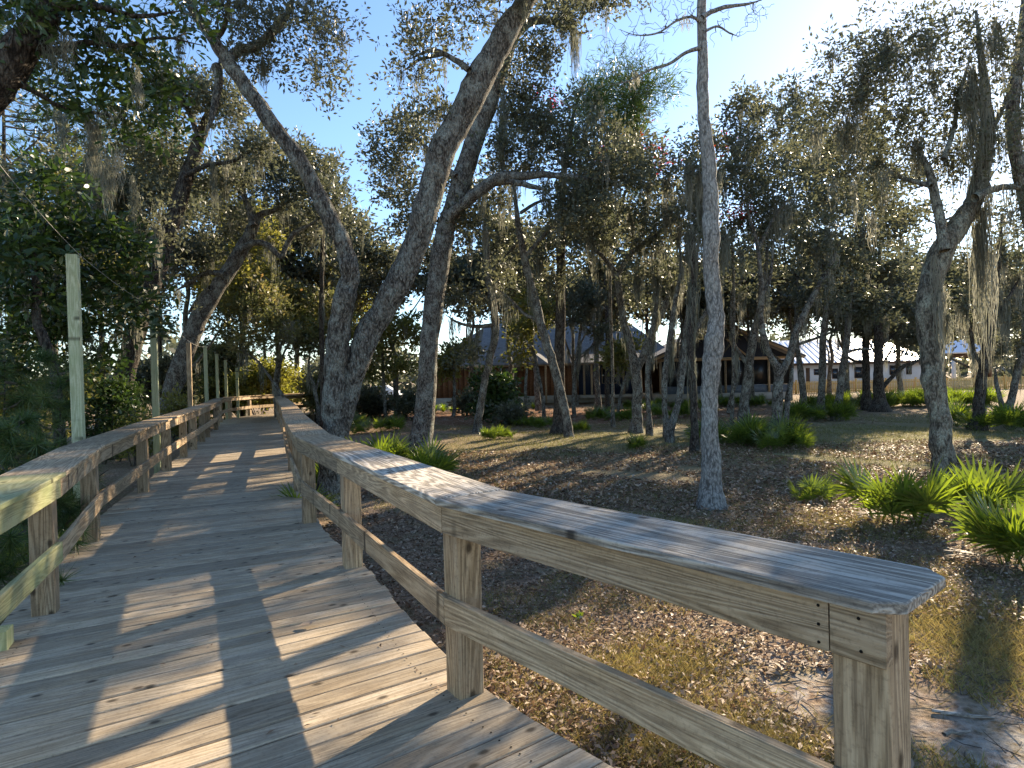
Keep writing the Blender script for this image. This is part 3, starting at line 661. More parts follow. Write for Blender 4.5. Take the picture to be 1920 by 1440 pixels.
def moss_strands(anchors, n_each, len_rng, spread, wid):
    a = np.repeat(np.asarray(anchors), n_each, 0); n = len(a)
    if n == 0: return np.zeros((0, 3)), np.zeros((0, 4), int)
    tl = np.repeat(rng.uniform(len_rng[0], len_rng[1], len(anchors)), n_each)
    L = tl * rng.uniform(.25, 1.0, n); th = rng.uniform(0, np.pi, n); az = np.stack([np.cos(th), np.sin(th), np.zeros(n)], 1)
    o = rng.randn(n, 3) * np.array((spread, spread, spread * .5)); sw = rng.randn(n, 3) * np.array((.035, .035, 0))
    ts = np.array([0, .18, .36, .55, .75, 1.0]); ws = np.array([.7, 1.0, .9, .8, .6, .1])
    w = wid * rng.uniform(.5, 1.3, n); V = []; wk = np.zeros((n, 3)); cu = rng.uniform(0, 6.28, n)
    for t_, q in zip(ts, ws):
        wk = wk + rng.randn(n, 3) * np.array((.013, .013, .01)) * (.5 + .45 * L[:, None])
        hx = np.stack([np.cos(cu + 9 * t_), np.sin(cu + 9 * t_), np.zeros(n)], 1) * .016
        c = a + o * (1 - .35 * t_) + np.outer(L * t_, (0, 0, -1)) + sw * L[:, None] * np.sin(3 * t_) + wk + hx
        V += [c - az * (w * q / 2)[:, None], c + az * (w * q / 2)[:, None]]
    V = np.stack(V, 1).reshape(-1, 3); b = np.arange(n)[:, None] * 12
    return V, np.vstack([b + np.array((2 * k_, 2 * k_ + 1, 2 * k_ + 3, 2 * k_ + 2)) for k_ in range(5)])
def spline(P, m=6):
    P = np.asarray(P, float)
    if len(P) < 3: 
        t = np.linspace(0, 1, m + 1)[:, None]; return P[0] * (1 - t) + P[-1] * t
    return cat(P, m)

def limb_px(rows, D, dd=0.0, jit=0.0):
    """rows: (px, py, width px[, extra depth]) from thick to thin -> points and radii in metres"""
    n = len(rows); out = []
    for i, r in enumerate(rows):
        Di = D + (r[3] if len(r) > 3 else dd * i / max(1, n - 1)); out.append(np.r_[U(r[0], r[1], Di), r[2] * Di / FPX / 2])
    sp = spline(np.array(out), 6); sp[:, 3] *= .86
    m_ = len(sp); q = np.clip((np.arange(m_) / (m_ - 1) - .62) / .38, 0, 1); sp[:, 3] *= 1 - .6 * q ** 1.6
    return sp
def tree(name, label, limbs, clumps, bark=None, leaf=None, leaf_len=.1, aspect=.48, sprays=5.0, per=34, moss=30, moss_len=(.25, .9), group='oaks around the boardwalk',
         cat_='tree', twig_r=.0075, seed=0, base_flare=1.35, tint=(0, 1), sig=.20, tubes=True, kind='card', big_moss=(), moss_w=.016):
    """limbs: arrays (n,4) of x,y,z,r with limbs[0] the trunk from the ground up; clumps: (x,y,z,rx,ry,rz) in metres"""
    global rng
    rng = np.random.RandomState(seed + 11)
    bark = bark or B_oak; leaf = leaf or L_oak
    sprays = sprays * SPRAY_K; per = int(per * PER_K); leaf_len = leaf_len * LEAF_K
    tr = limbs[0].copy(); base = tr[0, :3].copy()
    if base_flare > 1: tr[:, 3] *= 1 + (base_flare - 1) * np.exp(-(tr[:, 2] - tr[0, 2]) / .28)
    gz = float(ground_z(base[0], base[1]))
    if tr[0, 2] > gz - .06:
        e = tr[0].copy(); e[2] = gz - .12; tr = np.vstack([e, tr]); base = tr[0, :3].copy()
    root = thing(name, label, cat_, (base[0], base[1], gz), group)
    off = np.array((base[0], base[1], gz)); MT = T(off)
    g = Geo()
    for i, l in enumerate(limbs):
        a = tr if i == 0 else l
        sides = 14 if a[:, 3].max() > .12 else 8
        lw = np.cumsum(rng.randn(len(a), 3), 0) * .012; lw -= np.linspace(0, 1, len(a))[:, None] * lw[-1]
        g.tube(a[:, :3] + lw * np.minimum(1, a[:, 3:4] * 8), a[:, 3] * (1 + .04 * np.sin(np.cumsum(rng.uniform(.2, 1.1, len(a))))), sides, True, .022)
    add('trunk', g.mesh('trunk', True, None, off), bark, root, MT)
    # branches reach into the clumps
    N = [np.vstack([l[int(len(l) * (.45 if i == 0 else .25)):, :3] for i, l in enumerate(limbs)])]
    Rr = [np.concatenate([l[int(len(l) * (.45 if i == 0 else .25)):, 3] for i, l in enumerate(limbs)])]
    nodes = N[0]; rad = Rr[0]
    targets = []; csz = []
    for c in clumps:
        c = np.array(c, float); ar = math.pi * c[3] * c[5]; n = max(3, int(sprays * ar * rng.uniform(.8, 1.2)))
        u = unit(rng.randn(n, 3)) * (rng.uniform(0, 1, (n, 1)) ** .45); targets.append(c[:3] + u * c[3:6]); csz.append(np.full(n, 1.0))
    gb = Geo(); tips = []; tdir = []
    if targets:
        Tg = np.vstack(targets)
        d0 = np.min(np.linalg.norm(Tg[:, None, :] - nodes[None, ::2, :], axis=2), 1); Tg = Tg[np.argsort(d0)]
        for q in Tg:
            dv = q - nodes; dist = np.linalg.norm(dv, axis=1); cost = dist + .25 * np.maximum(0, -dv[:, 2])
            j = int(np.argmin(cost)); L = dist[j]
            if L < .05: continue
            m = 3 if L < .9 else (5 if L < 2.2 else 7)
            t_ = np.linspace(0, 1, m + 1)[:, None]
            bend = rng.randn(3) * .16 * L + np.array((0, 0, .10 * L))
            path = nodes[j] * (1 - t_) + q * t_ + np.sin(np.pi * t_) * bend + rng.randn(m + 1, 3) * .045 * L * (np.sin(np.pi * t_) > .01)
            path[0] = nodes[j]; r1 = min(rad[j] * .78, twig_r * (1.2 + 3.2 * L)); rr_ = np.linspace(r1, twig_r * .6, m + 1)
            gb.tube(path, rr_, 6 if r1 > .03 else (5 if r1 > .014 else 4), False)
            nodes = np.vstack([nodes, path[1:]]); rad = np.r_[rad, rr_[1:]]
            tips.append(q); tdir.append(unit(path[-1] - path[-2]))
        add('branches', gb.mesh('branches', True, None, off), bark if bark is not B_pale else B_twig, root, MT)['kind'] = 'stuff'
    if tips and per > 0:
        tips = np.array(tips); tdir = np.array(tdir)
        ns = max(1, per // 8); per = ns * 8                        # each spray is a few rosettes of leaves on its twig ends
        sub = np.repeat(tips, ns, 0) + rng.randn(len(tips) * ns, 3) * sig * np.array((1.25, 1.25, .85)) + np.repeat(tdir, ns, 0) * rng.uniform(-.3, .2, (len(tips) * ns, 1))
        C = np.repeat(sub, 8, 0); D_ = np.repeat(tdir, per, 0); n = len(C)
        o = rng.randn(n, 3) * (leaf_len * .55) * np.array((1, 1, .8)); C = C + o
        A = unit(o / (leaf_len * .55) + rng.randn(n, 3) * .45 + np.array((0, 0, .25)) + D_ * .35)
        sz = leaf_len * rng.uniform(.65, 1.25, n)
        ti = np.clip(np.repeat(rng.beta(2, 2.6, len(tips)), per) * .45 + np.repeat(rng.beta(2, 3, len(sub)), 8) * .35 + rng.uniform(0, .32, n), 0, 1) * (tint[1] - tint[0]) + tint[0]
        gl = Geo()
        if kind == 'long':
            V, Q, Tr = long_leaves(C, A, sz, sz * aspect); gl.put(V, Q, Tr); tt = np.concatenate([ti, ti, ti])
        else:
            V, Q = leaf_cards(C, A, sz, sz * aspect); gl.put(V, Q); tt = ti
        add('crown', gl.mesh('crown', False, tt, off), leaf, root, MT)
    if moss > 0:
        ok = nodes[nodes[:, 2] > base[2] + 2.0]
        if len(ok):
            an = ok[rng.randint(0, len(ok), moss)]
            V, Q = moss_strands(an, 26, moss_len, .055, moss_w * .8); gmo = Geo(); gmo.put(V, Q)
            tt = np.tile(np.repeat(rng.uniform(0, 1, len(an)), 26), 5)
            for (p, w_, L_, ns) in big_moss:
                P_ = np.array(p)[None] + rng.randn(max(4, ns // 12), 3) * np.array((w_ * .35, w_ * .35, L_ * .18))
                V, Q = moss_strands(P_, 22, (L_ * .4, L_), w_ * .22, moss_w * .8); gmo.put(V, Q); tt = np.r_[tt, np.tile(np.repeat(rng.uniform(0, 1, len(P_)), 22), 5)]
            o = add('spanish_moss', gmo.mesh('spanish_moss', False, tt, off), L_moss, root, MT); o['kind'] = 'stuff'
    return root
def cl(D, *rows):
    """clumps from photo positions: (px, py, rx px, rz px[, extra depth])"""
    out = []
    for r in rows:
        Di = D + (r[4] if len(r) > 4 else 0); p = U(r[0], r[1], Di); s = Di / FPX
        out.append((p[0], p[1], p[2], r[2] * s, max(.5, min(2.2, .8 * r[2] * s)), r[3] * s))
    return out

# ------------------------------------------------------------------ the trees one can tell apart
D1 = 10.0
T1 = [limb_px([(606, 962, 66), (618, 900, 56), (630, 830, 50), (634, 760, 50), (638, 690, 50), (644, 620, 48), (651, 565, 46), (656, 520, 41), (641, 470, 37), (602, 392, 36), (561, 312, 35), (521, 252, 34), (471, 182, 35), (426, 116, 36), (386, 56, 33), (350, 0, 30), (300, -80, 24)], D1, -.6),
      limb_px([(636, 815, 40), (662, 712, 50), (694, 620, 53), (737, 540, 55), (776, 450, 56), (802, 380, 56), (826, 310, 58), (856, 240, 60), (892, 170, 60), (930, 100, 58), (966, 40, 55), (992, 0, 52), (1040, -90, 44), (1090, -180, 34)], D1, .5),
      limb_px([(424, 112, 20), (450, 95, 22), (480, 84, 20), (510, 60, 18), (540, 25, 15), (555, -20, 11)], D1, -.5),
      limb_px([(405, 125, 22), (412, 150, 18), (402, 210, 14), (385, 250, 10)], D1, -.3),
      limb_px([(880, 130, 14), (850, 110, 12), (810, 95, 9), (770, 110, 6)], D1, .4),
      limb_px([(400, 70, 14), (415, 60, 12), (425, 20, 10), (430, -30, 8)], D1, -.9),
      limb_px([(832, 100, 9), (790, 110, 7), (760, 130, 5)], D1, .6)]
tree('oak_tree', 'great forked oak rising right behind the railing bend, two thick leaning limbs', T1,
     cl(D1, (420, 20, 90, 45, -.8), (560, 30, 70, 50, -.6), (500, 120, 50, 36), (600, 140, 46, 50), (610, 75, 45, 45, .5), (470, 40, 60, 40), (330, -60, 120, 60),
        (815, 55, 58, 46, .4), (862, 18, 60, 30, .4), (778, 122, 46, 44, .2), (800, 190, 42, 36, .3), (1010, -70, 150, 60), (850, -60, 90, 50), (770, 235, 40, 30, .2)),
     B_oak, L_oak, .085, .42, 8.5, 30, 46, (.2, .7), seed=1, sig=.15, base_flare=1.25)
D2 = G(790, 848)[1]
T2 = [limb_px([(786, 850, 62), (792, 800, 46), (798, 700, 42), (804, 620, 40), (816, 520, 44), (832, 430, 42), (862, 345, 44), (892, 255, 42), (922, 180, 40), (948, 110, 36), (962, 72, 32), (990, 46, 24), (1030, 38, 20), (1062, 48, 17), (1088, 62, 11), (1104, 58, 7)], D2, .8),
      limb_px([(836, 412, 22), (862, 385, 24), (892, 358, 26), (930, 334, 26), (978, 324, 18), (1050, 328, 13), (1122, 338, 10), (1160, 340, 7)], D2, -.4),
      limb_px([(915, 345, 16), (960, 340, 14), (1000, 350, 11), (1030, 358, 8)], D2, -.8),
      limb_px([(855, 330, 14), (820, 300, 10), (785, 260, 8), (760, 240, 5)], D2, .6),
      limb_px([(960, 60, 20), (985, 10, 18), (1010, -60, 14)], D2, .4)]
mo2 = [(tuple(U(942, 190, D2 + .3)), .16, 3.2, 160), (tuple(U(1075, 62, D2 + .6)), .16, 1.6, 110), (tuple(U(830, 100, D2)), .12, .9, 40), (tuple(U(1020, 335, D2)), .2, 1.0, 60), (tuple(U(905, 350, D2)), .1, 1.3, 40)]
tree('oak_tree', 'tall oak behind the forked oak, trunk curving right with an arching branch', T2,
     cl(D2, (1060, 18, 60, 40), (1000, 110, 46, 50), (990, 200, 60, 56, .6), (960, 280, 40, 40), (1090, 250, 80, 60, .8), (1060, 390, 70, 40, -.4), (760, 250, 60, 50, .6), (740, 320, 56, 56, .6), (770, 400, 46, 48, .6), (1150, 320, 70, 50), (1140, -20, 60, 50), (880, 420, 50, 40, .5)),
     B_oak, L_oak, .125, .45, 6.0, 30, 60, (.3, 1.3), seed=2, sig=.2, big_moss=mo2, base_flare=1.35)
D12 = G(1332, 958)[1]
T12 = [limb_px([(1332, 962, 54), (1331, 900, 43), (1329, 820, 37), (1331, 745, 35), (1339, 690, 42), (1340, 640, 37), (1336, 560, 33), (1333, 480, 34), (1330, 400, 33), (1325, 300, 29), (1318, 200, 27), (1316, 100, 26), (1313, 0, 25), (1308, -120, 22), (1300, -260, 14)], D12, .1),
       limb_px([(1318, 32, 12), (1342, 20, 10), (1370, 11, 8), (1402, 8, 6), (1432, -2, 4)], D12, .2),
       limb_px([(1314, 90, 10), (1285, 98, 8), (1255, 118, 6.5), (1215, 132, 5), (1180, 152, 4), (1140, 160, 2.5)], D12, .3),
       limb_px([(1312, 40, 8), (1295, 32, 6), (1268, 40, 5), (1235, 62, 4), (1195, 66, 3), (1160, 55, 2)], D12, -.3),
       limb_px([(1318, 60, 7), (1345, 50, 5), (1368, 62, 3.5), (1385, 68, 2.5)], D12, .5)]
tree('bare_tree', 'pale straight bare-branched trunk standing alone at the edge of the lawn', T12,
     cl(D12, (1200, 60, 70, 60), (1260, 30, 60, 50), (1370, 40, 60, 50), (1190, 140, 60, 30), (1430, 15, 40, 40), (1290, -80, 130, 70), (1150, 100, 60, 40)),
     B_pale, L_oak, .05, .4, 40.0, 0, 3, (.1, .3), seed=3, twig_r=.0055, base_flare=1.38)
D20 = G(1776, 916)[1]
T20 = [limb_px([(1780, 925, 52), (1772, 880, 46), (1766, 820, 42), (1757, 750, 42), (1747, 680, 42), (1743, 610, 42), (1748, 530, 45), (1768, 465, 48), (1798, 412, 42), (1826, 370, 36), (1840, 310, 36), (1850, 240, 33), (1848, 170, 28), (1838, 90, 20), (1830, 20, 14)], D20, .6),
       limb_px([(1770, 470, 24), (1762, 420, 22), (1752, 380, 20), (1742, 340, 18), (1730, 300, 13), (1715, 262, 9)], D20, .6),
       limb_px([(1745, 350, 12), (1715, 342, 11), (1690, 336, 9), (1664, 318, 7), (1640, 290, 5)], D20, .8),
       limb_px([(1828, 372, 20), (1858, 356, 15), (1895, 350, 13), (1935, 358, 10)], D20, .2),
       limb_px([(1845, 260, 18), (1870, 220, 12), (1895, 160, 8), (1912, 80, 5)], D20, .4),
       limb_px([(1770, 300, 12), (1790, 240, 10), (1800, 170, 8), (1820, 110, 5)], D20, .9)]
mo20 = [(tuple(U(1620, 130, D20)), .14, 1.1, 110), (tuple(U(1662, 85, D20)), .12, .9, 80), (tuple(U(1718, 270, D20 + .5)), .16, .8, 90), (tuple(U(1828, 180, D20)), .25, 1.9, 200),
        (tuple(U(1838, 420, D20 + .4)), .2, 2.3, 200), (tuple(U(1770, 560, D20 + .3)), .10, 1.2, 80), (tuple(U(1760, 520, D20)), .1, 1.6, 60), (tuple(U(1600, 200, D20)), .3, .9, 120), (tuple(U(1872, 60, D20)), .12, 1.0, 70)]
tree('oak_tree', 'lichen-spotted oak by the bright palmettos, its crown in front of the low sun', T20,
     cl(D20, (1690, 95, 90, 50), (1790, 110, 80, 60, .8), (1620, 160, 80, 56), (1730, 200, 100, 60, .6), (1850, 150, 60, 60), (1560, 235, 70, 46), (1660, 280, 90, 56, .8), (1780, 300, 80, 50, 1.0), (1880, 270, 60, 60), (1590, 330, 80, 50, .5), (1690, 380, 80, 40, 1.0), (1900, 400, 60, 40), (1800, 30, 50, 30), (1640, 60, 50, 30), (1585, 110, 50, 36), (1550, 175, 50, 36), (1720, 40, 60, 30), (1880, 90, 60, 40)),
     B_lich, L_oak, .078, .42, 9.0, 26, 60, (.25, .9), seed=4, sig=.15, big_moss=mo20, base_flare=1.35)
D5 = 6.4
b5 = np.array((-7.4, 5.6, -.45, .36)); t5 = limb_px([(-150, 420, 88), (-60, 270, 80), (20, 150, 74), (70, 66, 64), (108, -10, 56), (150, -110, 46)], D5, .2)
T5 = [np.vstack([spline(np.vstack([b5, (-7.35, 5.9, 1.0, .31), (-6.9, 6.2, 2.2, .28), t5[0]]), 6)[:-1], t5]),
      limb_px([(60, 80, 24), (110, 95, 18), (170, 80, 14), (230, 88, 10), (300, 70, 7), (380, 85, 5)], D5, .6), limb_px([(20, 150, 16), (70, 175, 12), (110, 200, 9), (170, 210, 7), (240, 225, 5)], D5, .7),
      limb_px([(100, 10, 22), (180, 10, 16), (260, 30, 11), (340, 20, 7)], D5, .3)]
mo5 = [(tuple(U(175, 235, D5 + .5)), .10, .95, 130), (tuple(U(205, 320, D5 + .5)), .10, .7, 110), (tuple(U(120, 80, D5)), .22, .5, 120), (tuple(U(260, 140, D5)), .06, .4, 60), (tuple(U(250, 350, D5 + 1)), .07, .6, 50), (tuple(U(335, 60, D5 + 1)), .06, .5, 50)]
tree('broadleaf_tree', 'thick rough trunk leaning in at the upper left with broad glossy leaves', T5,
     cl(D5, (130, 40, 110, 50, .2), (250, 60, 80, 50, .5), (60, 20, 90, 40, -.3), (190, 140, 90, 50, .6), (290, 150, 60, 60, .9), (250, 225, 70, 40, .7), (170, 205, 70, 36, .6), (330, 40, 60, 40, 1), (60, 120, 60, 40, 1.2), (300, 250, 40, 30, .8), (20, -40, 140, 60)),
     B_dark, L_mag, .105, .36, 20.0, 9, 14, (.15, .5), group='broadleaf trees on the left', seed=5, sig=.10, kind='long', big_moss=mo5, moss_w=.008)
# dark broadleaf mass low on the left
def simple_tree(name, label, px, D, rows, clumps, lean=0, w=22, **kw):
    b = G(px, 800); x0 = U(px, 760, D)
    gz = float(ground_z(x0[0], D)); base = np.array((x0[0], D, gz - .08, w * 1.15 * D / FPX / 2))
    l0 = limb_px(rows, D); l0 = np.vstack([spline(np.vstack([base, (base * .5 + l0[0] * .5) + np.array((.05, 0, 0, 0)), l0[0]]), 5)[:-1], l0])
    return tree(name, label, [l0] + kw.pop('limbs', []), clumps, **kw)
simple_tree('broadleaf_tree', 'dark broadleaf tree with big drooping leaves behind the nearest pale pole', 105, 10.0,
            [(104, 700, 20), (90, 650, 20), (72, 600, 18), (70, 540, 16), (60, 470, 13), (40, 400, 10)],
            cl(10.0, (40, 430, 80, 60), (100, 500, 70, 50, .5), (20, 540, 70, 50), (150, 430, 60, 50, .8), (70, 350, 60, 40), (200, 520, 50, 50, 1.2), (60, 620, 90, 40, 1.0), (150, 600, 60, 40, 1.2), (0, 480, 60, 50, -1), (240, 460, 40, 50, 1.4), (20, 680, 60, 50, 1), (250, 580, 50, 50, 1.2), (190, 660, 40, 40, 1.6)),
            bark=B_dark, leaf=L_mag, leaf_len=.15, aspect=.36, sprays=13.0, per=10, moss=10, seed=6, sig=.14, kind='long', group='broadleaf trees on the left', tint=(0, .9))
D3 = 17.0
T3 = [limb_px([(190, 850, 54), (203, 800, 48), (222, 720, 44), (246, 640, 40), (270, 560, 38), (298, 470, 36), (326, 385, 32), (346, 325, 29), (372, 258, 27), (398, 190, 22), (412, 125, 16), (410, 60, 11)], D3, .6),
      limb_px([(300, 465, 14), (270, 440, 11), (235, 430, 9), (200, 400, 6)], D3, .5), limb_px([(345, 330, 12), (390, 310, 10), (440, 300, 8), (490, 270, 5)], D3, .4), limb_px([(372, 258, 12), (350, 200, 10), (320, 150, 7)], D3)]
tree('oak_tree', 'dark rough oak leaning right behind the left railing', T3, cl(D3, (330, 170, 80, 60), (420, 200, 60, 60), (250, 380, 60, 50), (480, 270, 60, 46), (300, 300, 60, 50, .8), (200, 340, 60, 50), (400, 330, 60, 40, 1), (240, 260, 60, 40, 1), (180, 430, 50, 40)),
     B_dark, L_oak, .13, .45, 5.0, 30, 40, (.4, 1.4), seed=7, big_moss=[(tuple(U(250, 420, D3)), .1, 3.4, 60), (tuple(U(400, 300, D3)), .15, 1.5, 60)])
D4 = 21.0
T4 = [limb_px([(312, 790, 40), (318, 745, 36), (336, 680, 40), (366, 602, 36), (402, 540, 33), (440, 482, 30), (470, 432, 26), (486, 405, 20), (520, 392, 14), (550, 372, 10)], D4, .4),
      limb_px([(455, 468, 16), (480, 455, 14), (508, 462, 13), (530, 482, 11), (538, 460, 11), (552, 438, 11), (580, 422, 9), (610, 400, 6)], D4, -.3),
      limb_px([(420, 515, 14), (390, 510, 12), (355, 530, 9), (330, 545, 7)], D4, .5), limb_px([(475, 425, 16), (468, 390, 13), (450, 350, 10), (440, 300, 7)], D4, .4), limb_px([(395, 540, 12), (372, 560, 10), (352, 590, 7)], D4, .8)]
tree('oak_tree', 'slender grey oak leaning right beside the brownish pole', T4, cl(D4, (540, 350, 60, 40), (450, 330, 56, 50), (610, 380, 46, 40), (360, 480, 50, 40), (500, 300, 60, 40, 1), (420, 420, 50, 36, 1), (590, 300, 50, 50, 1)),
     B_oak, L_oak, .15, .45, 4.2, 30, 60, (.5, 1.6), seed=8)

# mid-distance oaks, traced one by one
def mid(label, D, limbs, clumps, seed, bark=None, leaf=None, **kw):
    kw.setdefault('leaf_len', min(.26, .0072 * D)); kw.setdefault('sprays', 1.9); kw.setdefault('per', 38); kw.setdefault('moss', 46)
    return tree(kw.pop('name', 'oak_tree'), label, [limb_px(l, D, (i * 1.37 % 1.6) - .8 if i else 0) for i, l in enumerate(limbs)], cl(D, *clumps), bark, leaf, seed=seed, moss_len=kw.pop('moss_len', (.4, 1.5)), moss_w=kw.pop('moss_w', .022), **kw)
D = G(897, 814)[1]
mid('slim oak with a dark snaking trunk in front of the reddish wall', D, [[(896, 818, 22), (899, 780, 17), (905, 735, 16), (918, 670, 16), (926, 615, 17), (922, 570, 16), (914, 520, 15), (913, 470, 13), (908, 420, 11), (915, 380, 8)], [(924, 610, 9), (890, 612, 8), (860, 605, 6), (835, 590, 4)], [(914, 520, 8), (950, 480, 7), (985, 440, 5)]],
    [(860, 560, 50, 40), (900, 400, 60, 44), (960, 430, 60, 50, .8), (840, 480, 46, 44), (930, 500, 46, 36, 1), (870, 350, 50, 40, 1), (880, 670, 30, 26)], 20)
D = G(1064, 826)[1]
mid('bent oak with a smooth brown trunk leaning left over the mulch', D, [[(1068, 830, 22), (1062, 790, 19), (1052, 735, 20), (1040, 680, 20), (1022, 615, 20), (1002, 545, 19), (988, 490, 17), (975, 430, 15), (967, 370, 12), (960, 320, 9)], [(985, 480, 10), (1020, 440, 9), (1050, 400, 8), (1085, 350, 6)], [(1018, 600, 9), (985, 590, 8), (955, 560, 6), (930, 540, 5)], [(976, 400, 8), (1010, 380, 7), (1040, 372, 5)]],
    [(960, 300, 60, 50), (1060, 330, 60, 44), (1000, 240, 60, 44), (930, 340, 50, 50, 1), (1090, 420, 50, 40), (1010, 460, 50, 36, 1), (955, 520, 40, 40), (1040, 520, 40, 40, 1.5)], 21)
D = 20.5
mid('straight dark trunked pine just left of the forked oak by the porch', D, [[(1047, 815, 30), (1050, 760, 24), (1052, 650, 23), (1055, 520, 21), (1056, 430, 18), (1060, 330, 15), (1075, 220, 11), (1100, 140, 7)], [(1056, 420, 8), (1100, 400, 6), (1140, 380, 4)]],
    [(1150, 150, 50, 36), (1110, 200, 50, 36), (1190, 190, 46, 36), (1060, 260, 46, 30), (1230, 160, 40, 26), (1170, 240, 50, 30)], 22, B_dark, L_pine, name='pine_tree', kind='card', aspect=.10, leaf_len=.26, per=46, sprays=4.5, moss=12, tint=(.3, 1))
D = G(1193, 815)[1]
mid('forked oak with a wide Y in front of the porch', D, [[(1192, 820, 32), (1194, 780, 23), (1196, 735, 21), (1194, 690, 22), (1186, 650, 17), (1172, 605, 15), (1164, 560, 15), (1157, 515, 14), (1132, 482, 10), (1106, 458, 8), (1098, 420, 6)], [(1196, 690, 15), (1212, 640, 17), (1232, 600, 16), (1262, 545, 14), (1290, 480, 11), (1300, 420, 8)], [(1157, 515, 11), (1180, 480, 10), (1205, 455, 9), (1235, 445, 7), (1270, 440, 5)], [(1182, 480, 9), (1188, 440, 8), (1180, 400, 5)]],
    [(1100, 400, 56, 44), (1190, 380, 60, 44), (1260, 400, 60, 44), (1150, 300, 60, 44), (1230, 300, 60, 44), (1310, 360, 50, 44, 1), (1140, 460, 40, 36, 1), (1240, 500, 44, 36, 1), (1200, 560, 36, 30, 1.2), (1180, 240, 56, 36, 1), (1110, 340, 50, 40, 1)], 23)
mid('thin upright oak right of the wide Y fork', 19.0, [[(1219, 805, 12), (1215, 750, 10), (1213, 690, 10), (1222, 620, 10), (1232, 550, 9), (1228, 470, 7)]], [(1225, 430, 50, 40), (1260, 520, 36, 36, .6), (1200, 500, 36, 36)], 24)
mid('thin oak with a kinked trunk before the porch screens', 18.0, [[(1250, 808, 14), (1247, 760, 12), (1250, 700, 13), (1258, 640, 12), (1268, 570, 11), (1278, 500, 9), (1270, 430, 7)]], [(1275, 400, 56, 44), (1300, 480, 40, 40, .6), (1240, 340, 50, 40)], 25)
mid('slanting oak whose trunk leans right into the pale bare tree', 17.0, [[(1256, 812, 16), (1272, 760, 14), (1284, 700, 14), (1292, 640, 17), (1298, 570, 16), (1304, 500, 13), (1312, 430, 10)], [(1292, 640, 10), (1325, 580, 9), (1350, 520, 7)]], [(1310, 380, 60, 50), (1360, 480, 46, 44), (1290, 280, 50, 44), (1380, 300, 50, 44, .8)], 26)
mid('dark straight trunk half hidden behind the pale bare tree', 14.5, [[(1302, 850, 18), (1301, 790, 16), (1300, 720, 16), (1296, 640, 15), (1298, 540, 13), (1300, 440, 10)]], [(1300, 330, 50, 50), (1340, 420, 40, 40)], 27, B_dark)
mid('dark oak right of the bare tree in front of the porch end', 20.0, [[(1394, 780, 20), (1396, 740, 18), (1402, 690, 19), (1412, 640, 17), (1426, 580, 14), (1436, 510, 12), (1440, 440, 9)], [(1400, 680, 9), (1375, 640, 8), (1372, 580, 8), (1378, 500, 6)], [(1366, 775, 10), (1372, 740, 9), (1388, 700, 9)]],
    [(1440, 400, 56, 50), (1380, 440, 50, 44), (1400, 330, 60, 50), (1460, 300, 56, 44, .8), (1380, 540, 40, 36, .8), (1360, 250, 50, 44), (1430, 220, 56, 40, 1), (1480, 400, 50, 40, 1)], 28)
D = G(1452, 824)[1]
mid('pair-stemmed oak with a low V fork by the shaded palmettos', D, [[(1450, 828, 28), (1453, 790, 22), (1456, 740, 22), (1460, 700, 20), (1446, 672, 14), (1432, 640, 14), (1424, 590, 13), (1426, 530, 12), (1420, 460, 10), (1406, 410, 9), (1396, 360, 6)], [(1462, 705, 16), (1478, 670, 15), (1488, 625, 15), (1512, 578, 14), (1540, 528, 12), (1562, 484, 9), (1580, 440, 6)], [(1470, 820, 13), (1478, 760, 13), (1486, 690, 12)], [(1424, 560, 9), (1445, 520, 8), (1450, 450, 6)], [(1420, 470, 8), (1450, 410, 7), (1480, 370, 5)]],
    [(1400, 340, 56, 44), (1470, 350, 60, 50), (1560, 430, 60, 44), (1500, 450, 50, 44, .6), (1440, 250, 60, 50), (1530, 320, 60, 50, .8), (1380, 200, 56, 44), (1470, 180, 46, 40), (1580, 540, 46, 36), (1440, 500, 40, 36, 1), (1510, 230, 60, 44, .5), (1420, 270, 56, 40, 1.2), (1575, 370, 60, 40, 1)], 29)
mid('plain grey trunk left of the two dark fence-side trunks', 24.0, [[(1540, 775, 17), (1541, 740, 15), (1543, 690, 15), (1546, 630, 14), (1550, 560, 12), (1540, 490, 9)]], [(1545, 480, 60, 50), (1580, 560, 50, 44), (1510, 560, 46, 40, .8), (1530, 380, 56, 46), (1500, 300, 60, 44, 1), (1580, 290, 60, 44, 1)], 30)
mid('grey trunk leaning slightly right before the pale building', 23.0, [[(1566, 772, 17), (1572, 735, 15), (1578, 690, 14), (1586, 640, 13), (1594, 570, 11), (1600, 500, 8)], [(1588, 660, 7), (1610, 655, 6), (1640, 655, 5)]], [(1600, 470, 60, 50), (1640, 570, 56, 44), (1620, 400, 60, 46), (1580, 380, 50, 40, 1), (1660, 330, 66, 46), (1700, 420, 66, 46, 1), (1620, 260, 60, 40, 1)], 31)
mid('dark slim trunk just left of the hedge oak', 29.0, [[(1624, 752, 17), (1625, 710, 15), (1625, 650, 15), (1628, 590, 13), (1632, 520, 10)], [(1622, 680, 7), (1600, 676, 6), (1580, 662, 5)]], [(1640, 520, 60, 46), (1600, 600, 46, 36), (1680, 580, 50, 40)], 32, B_dark)
D = 27.5
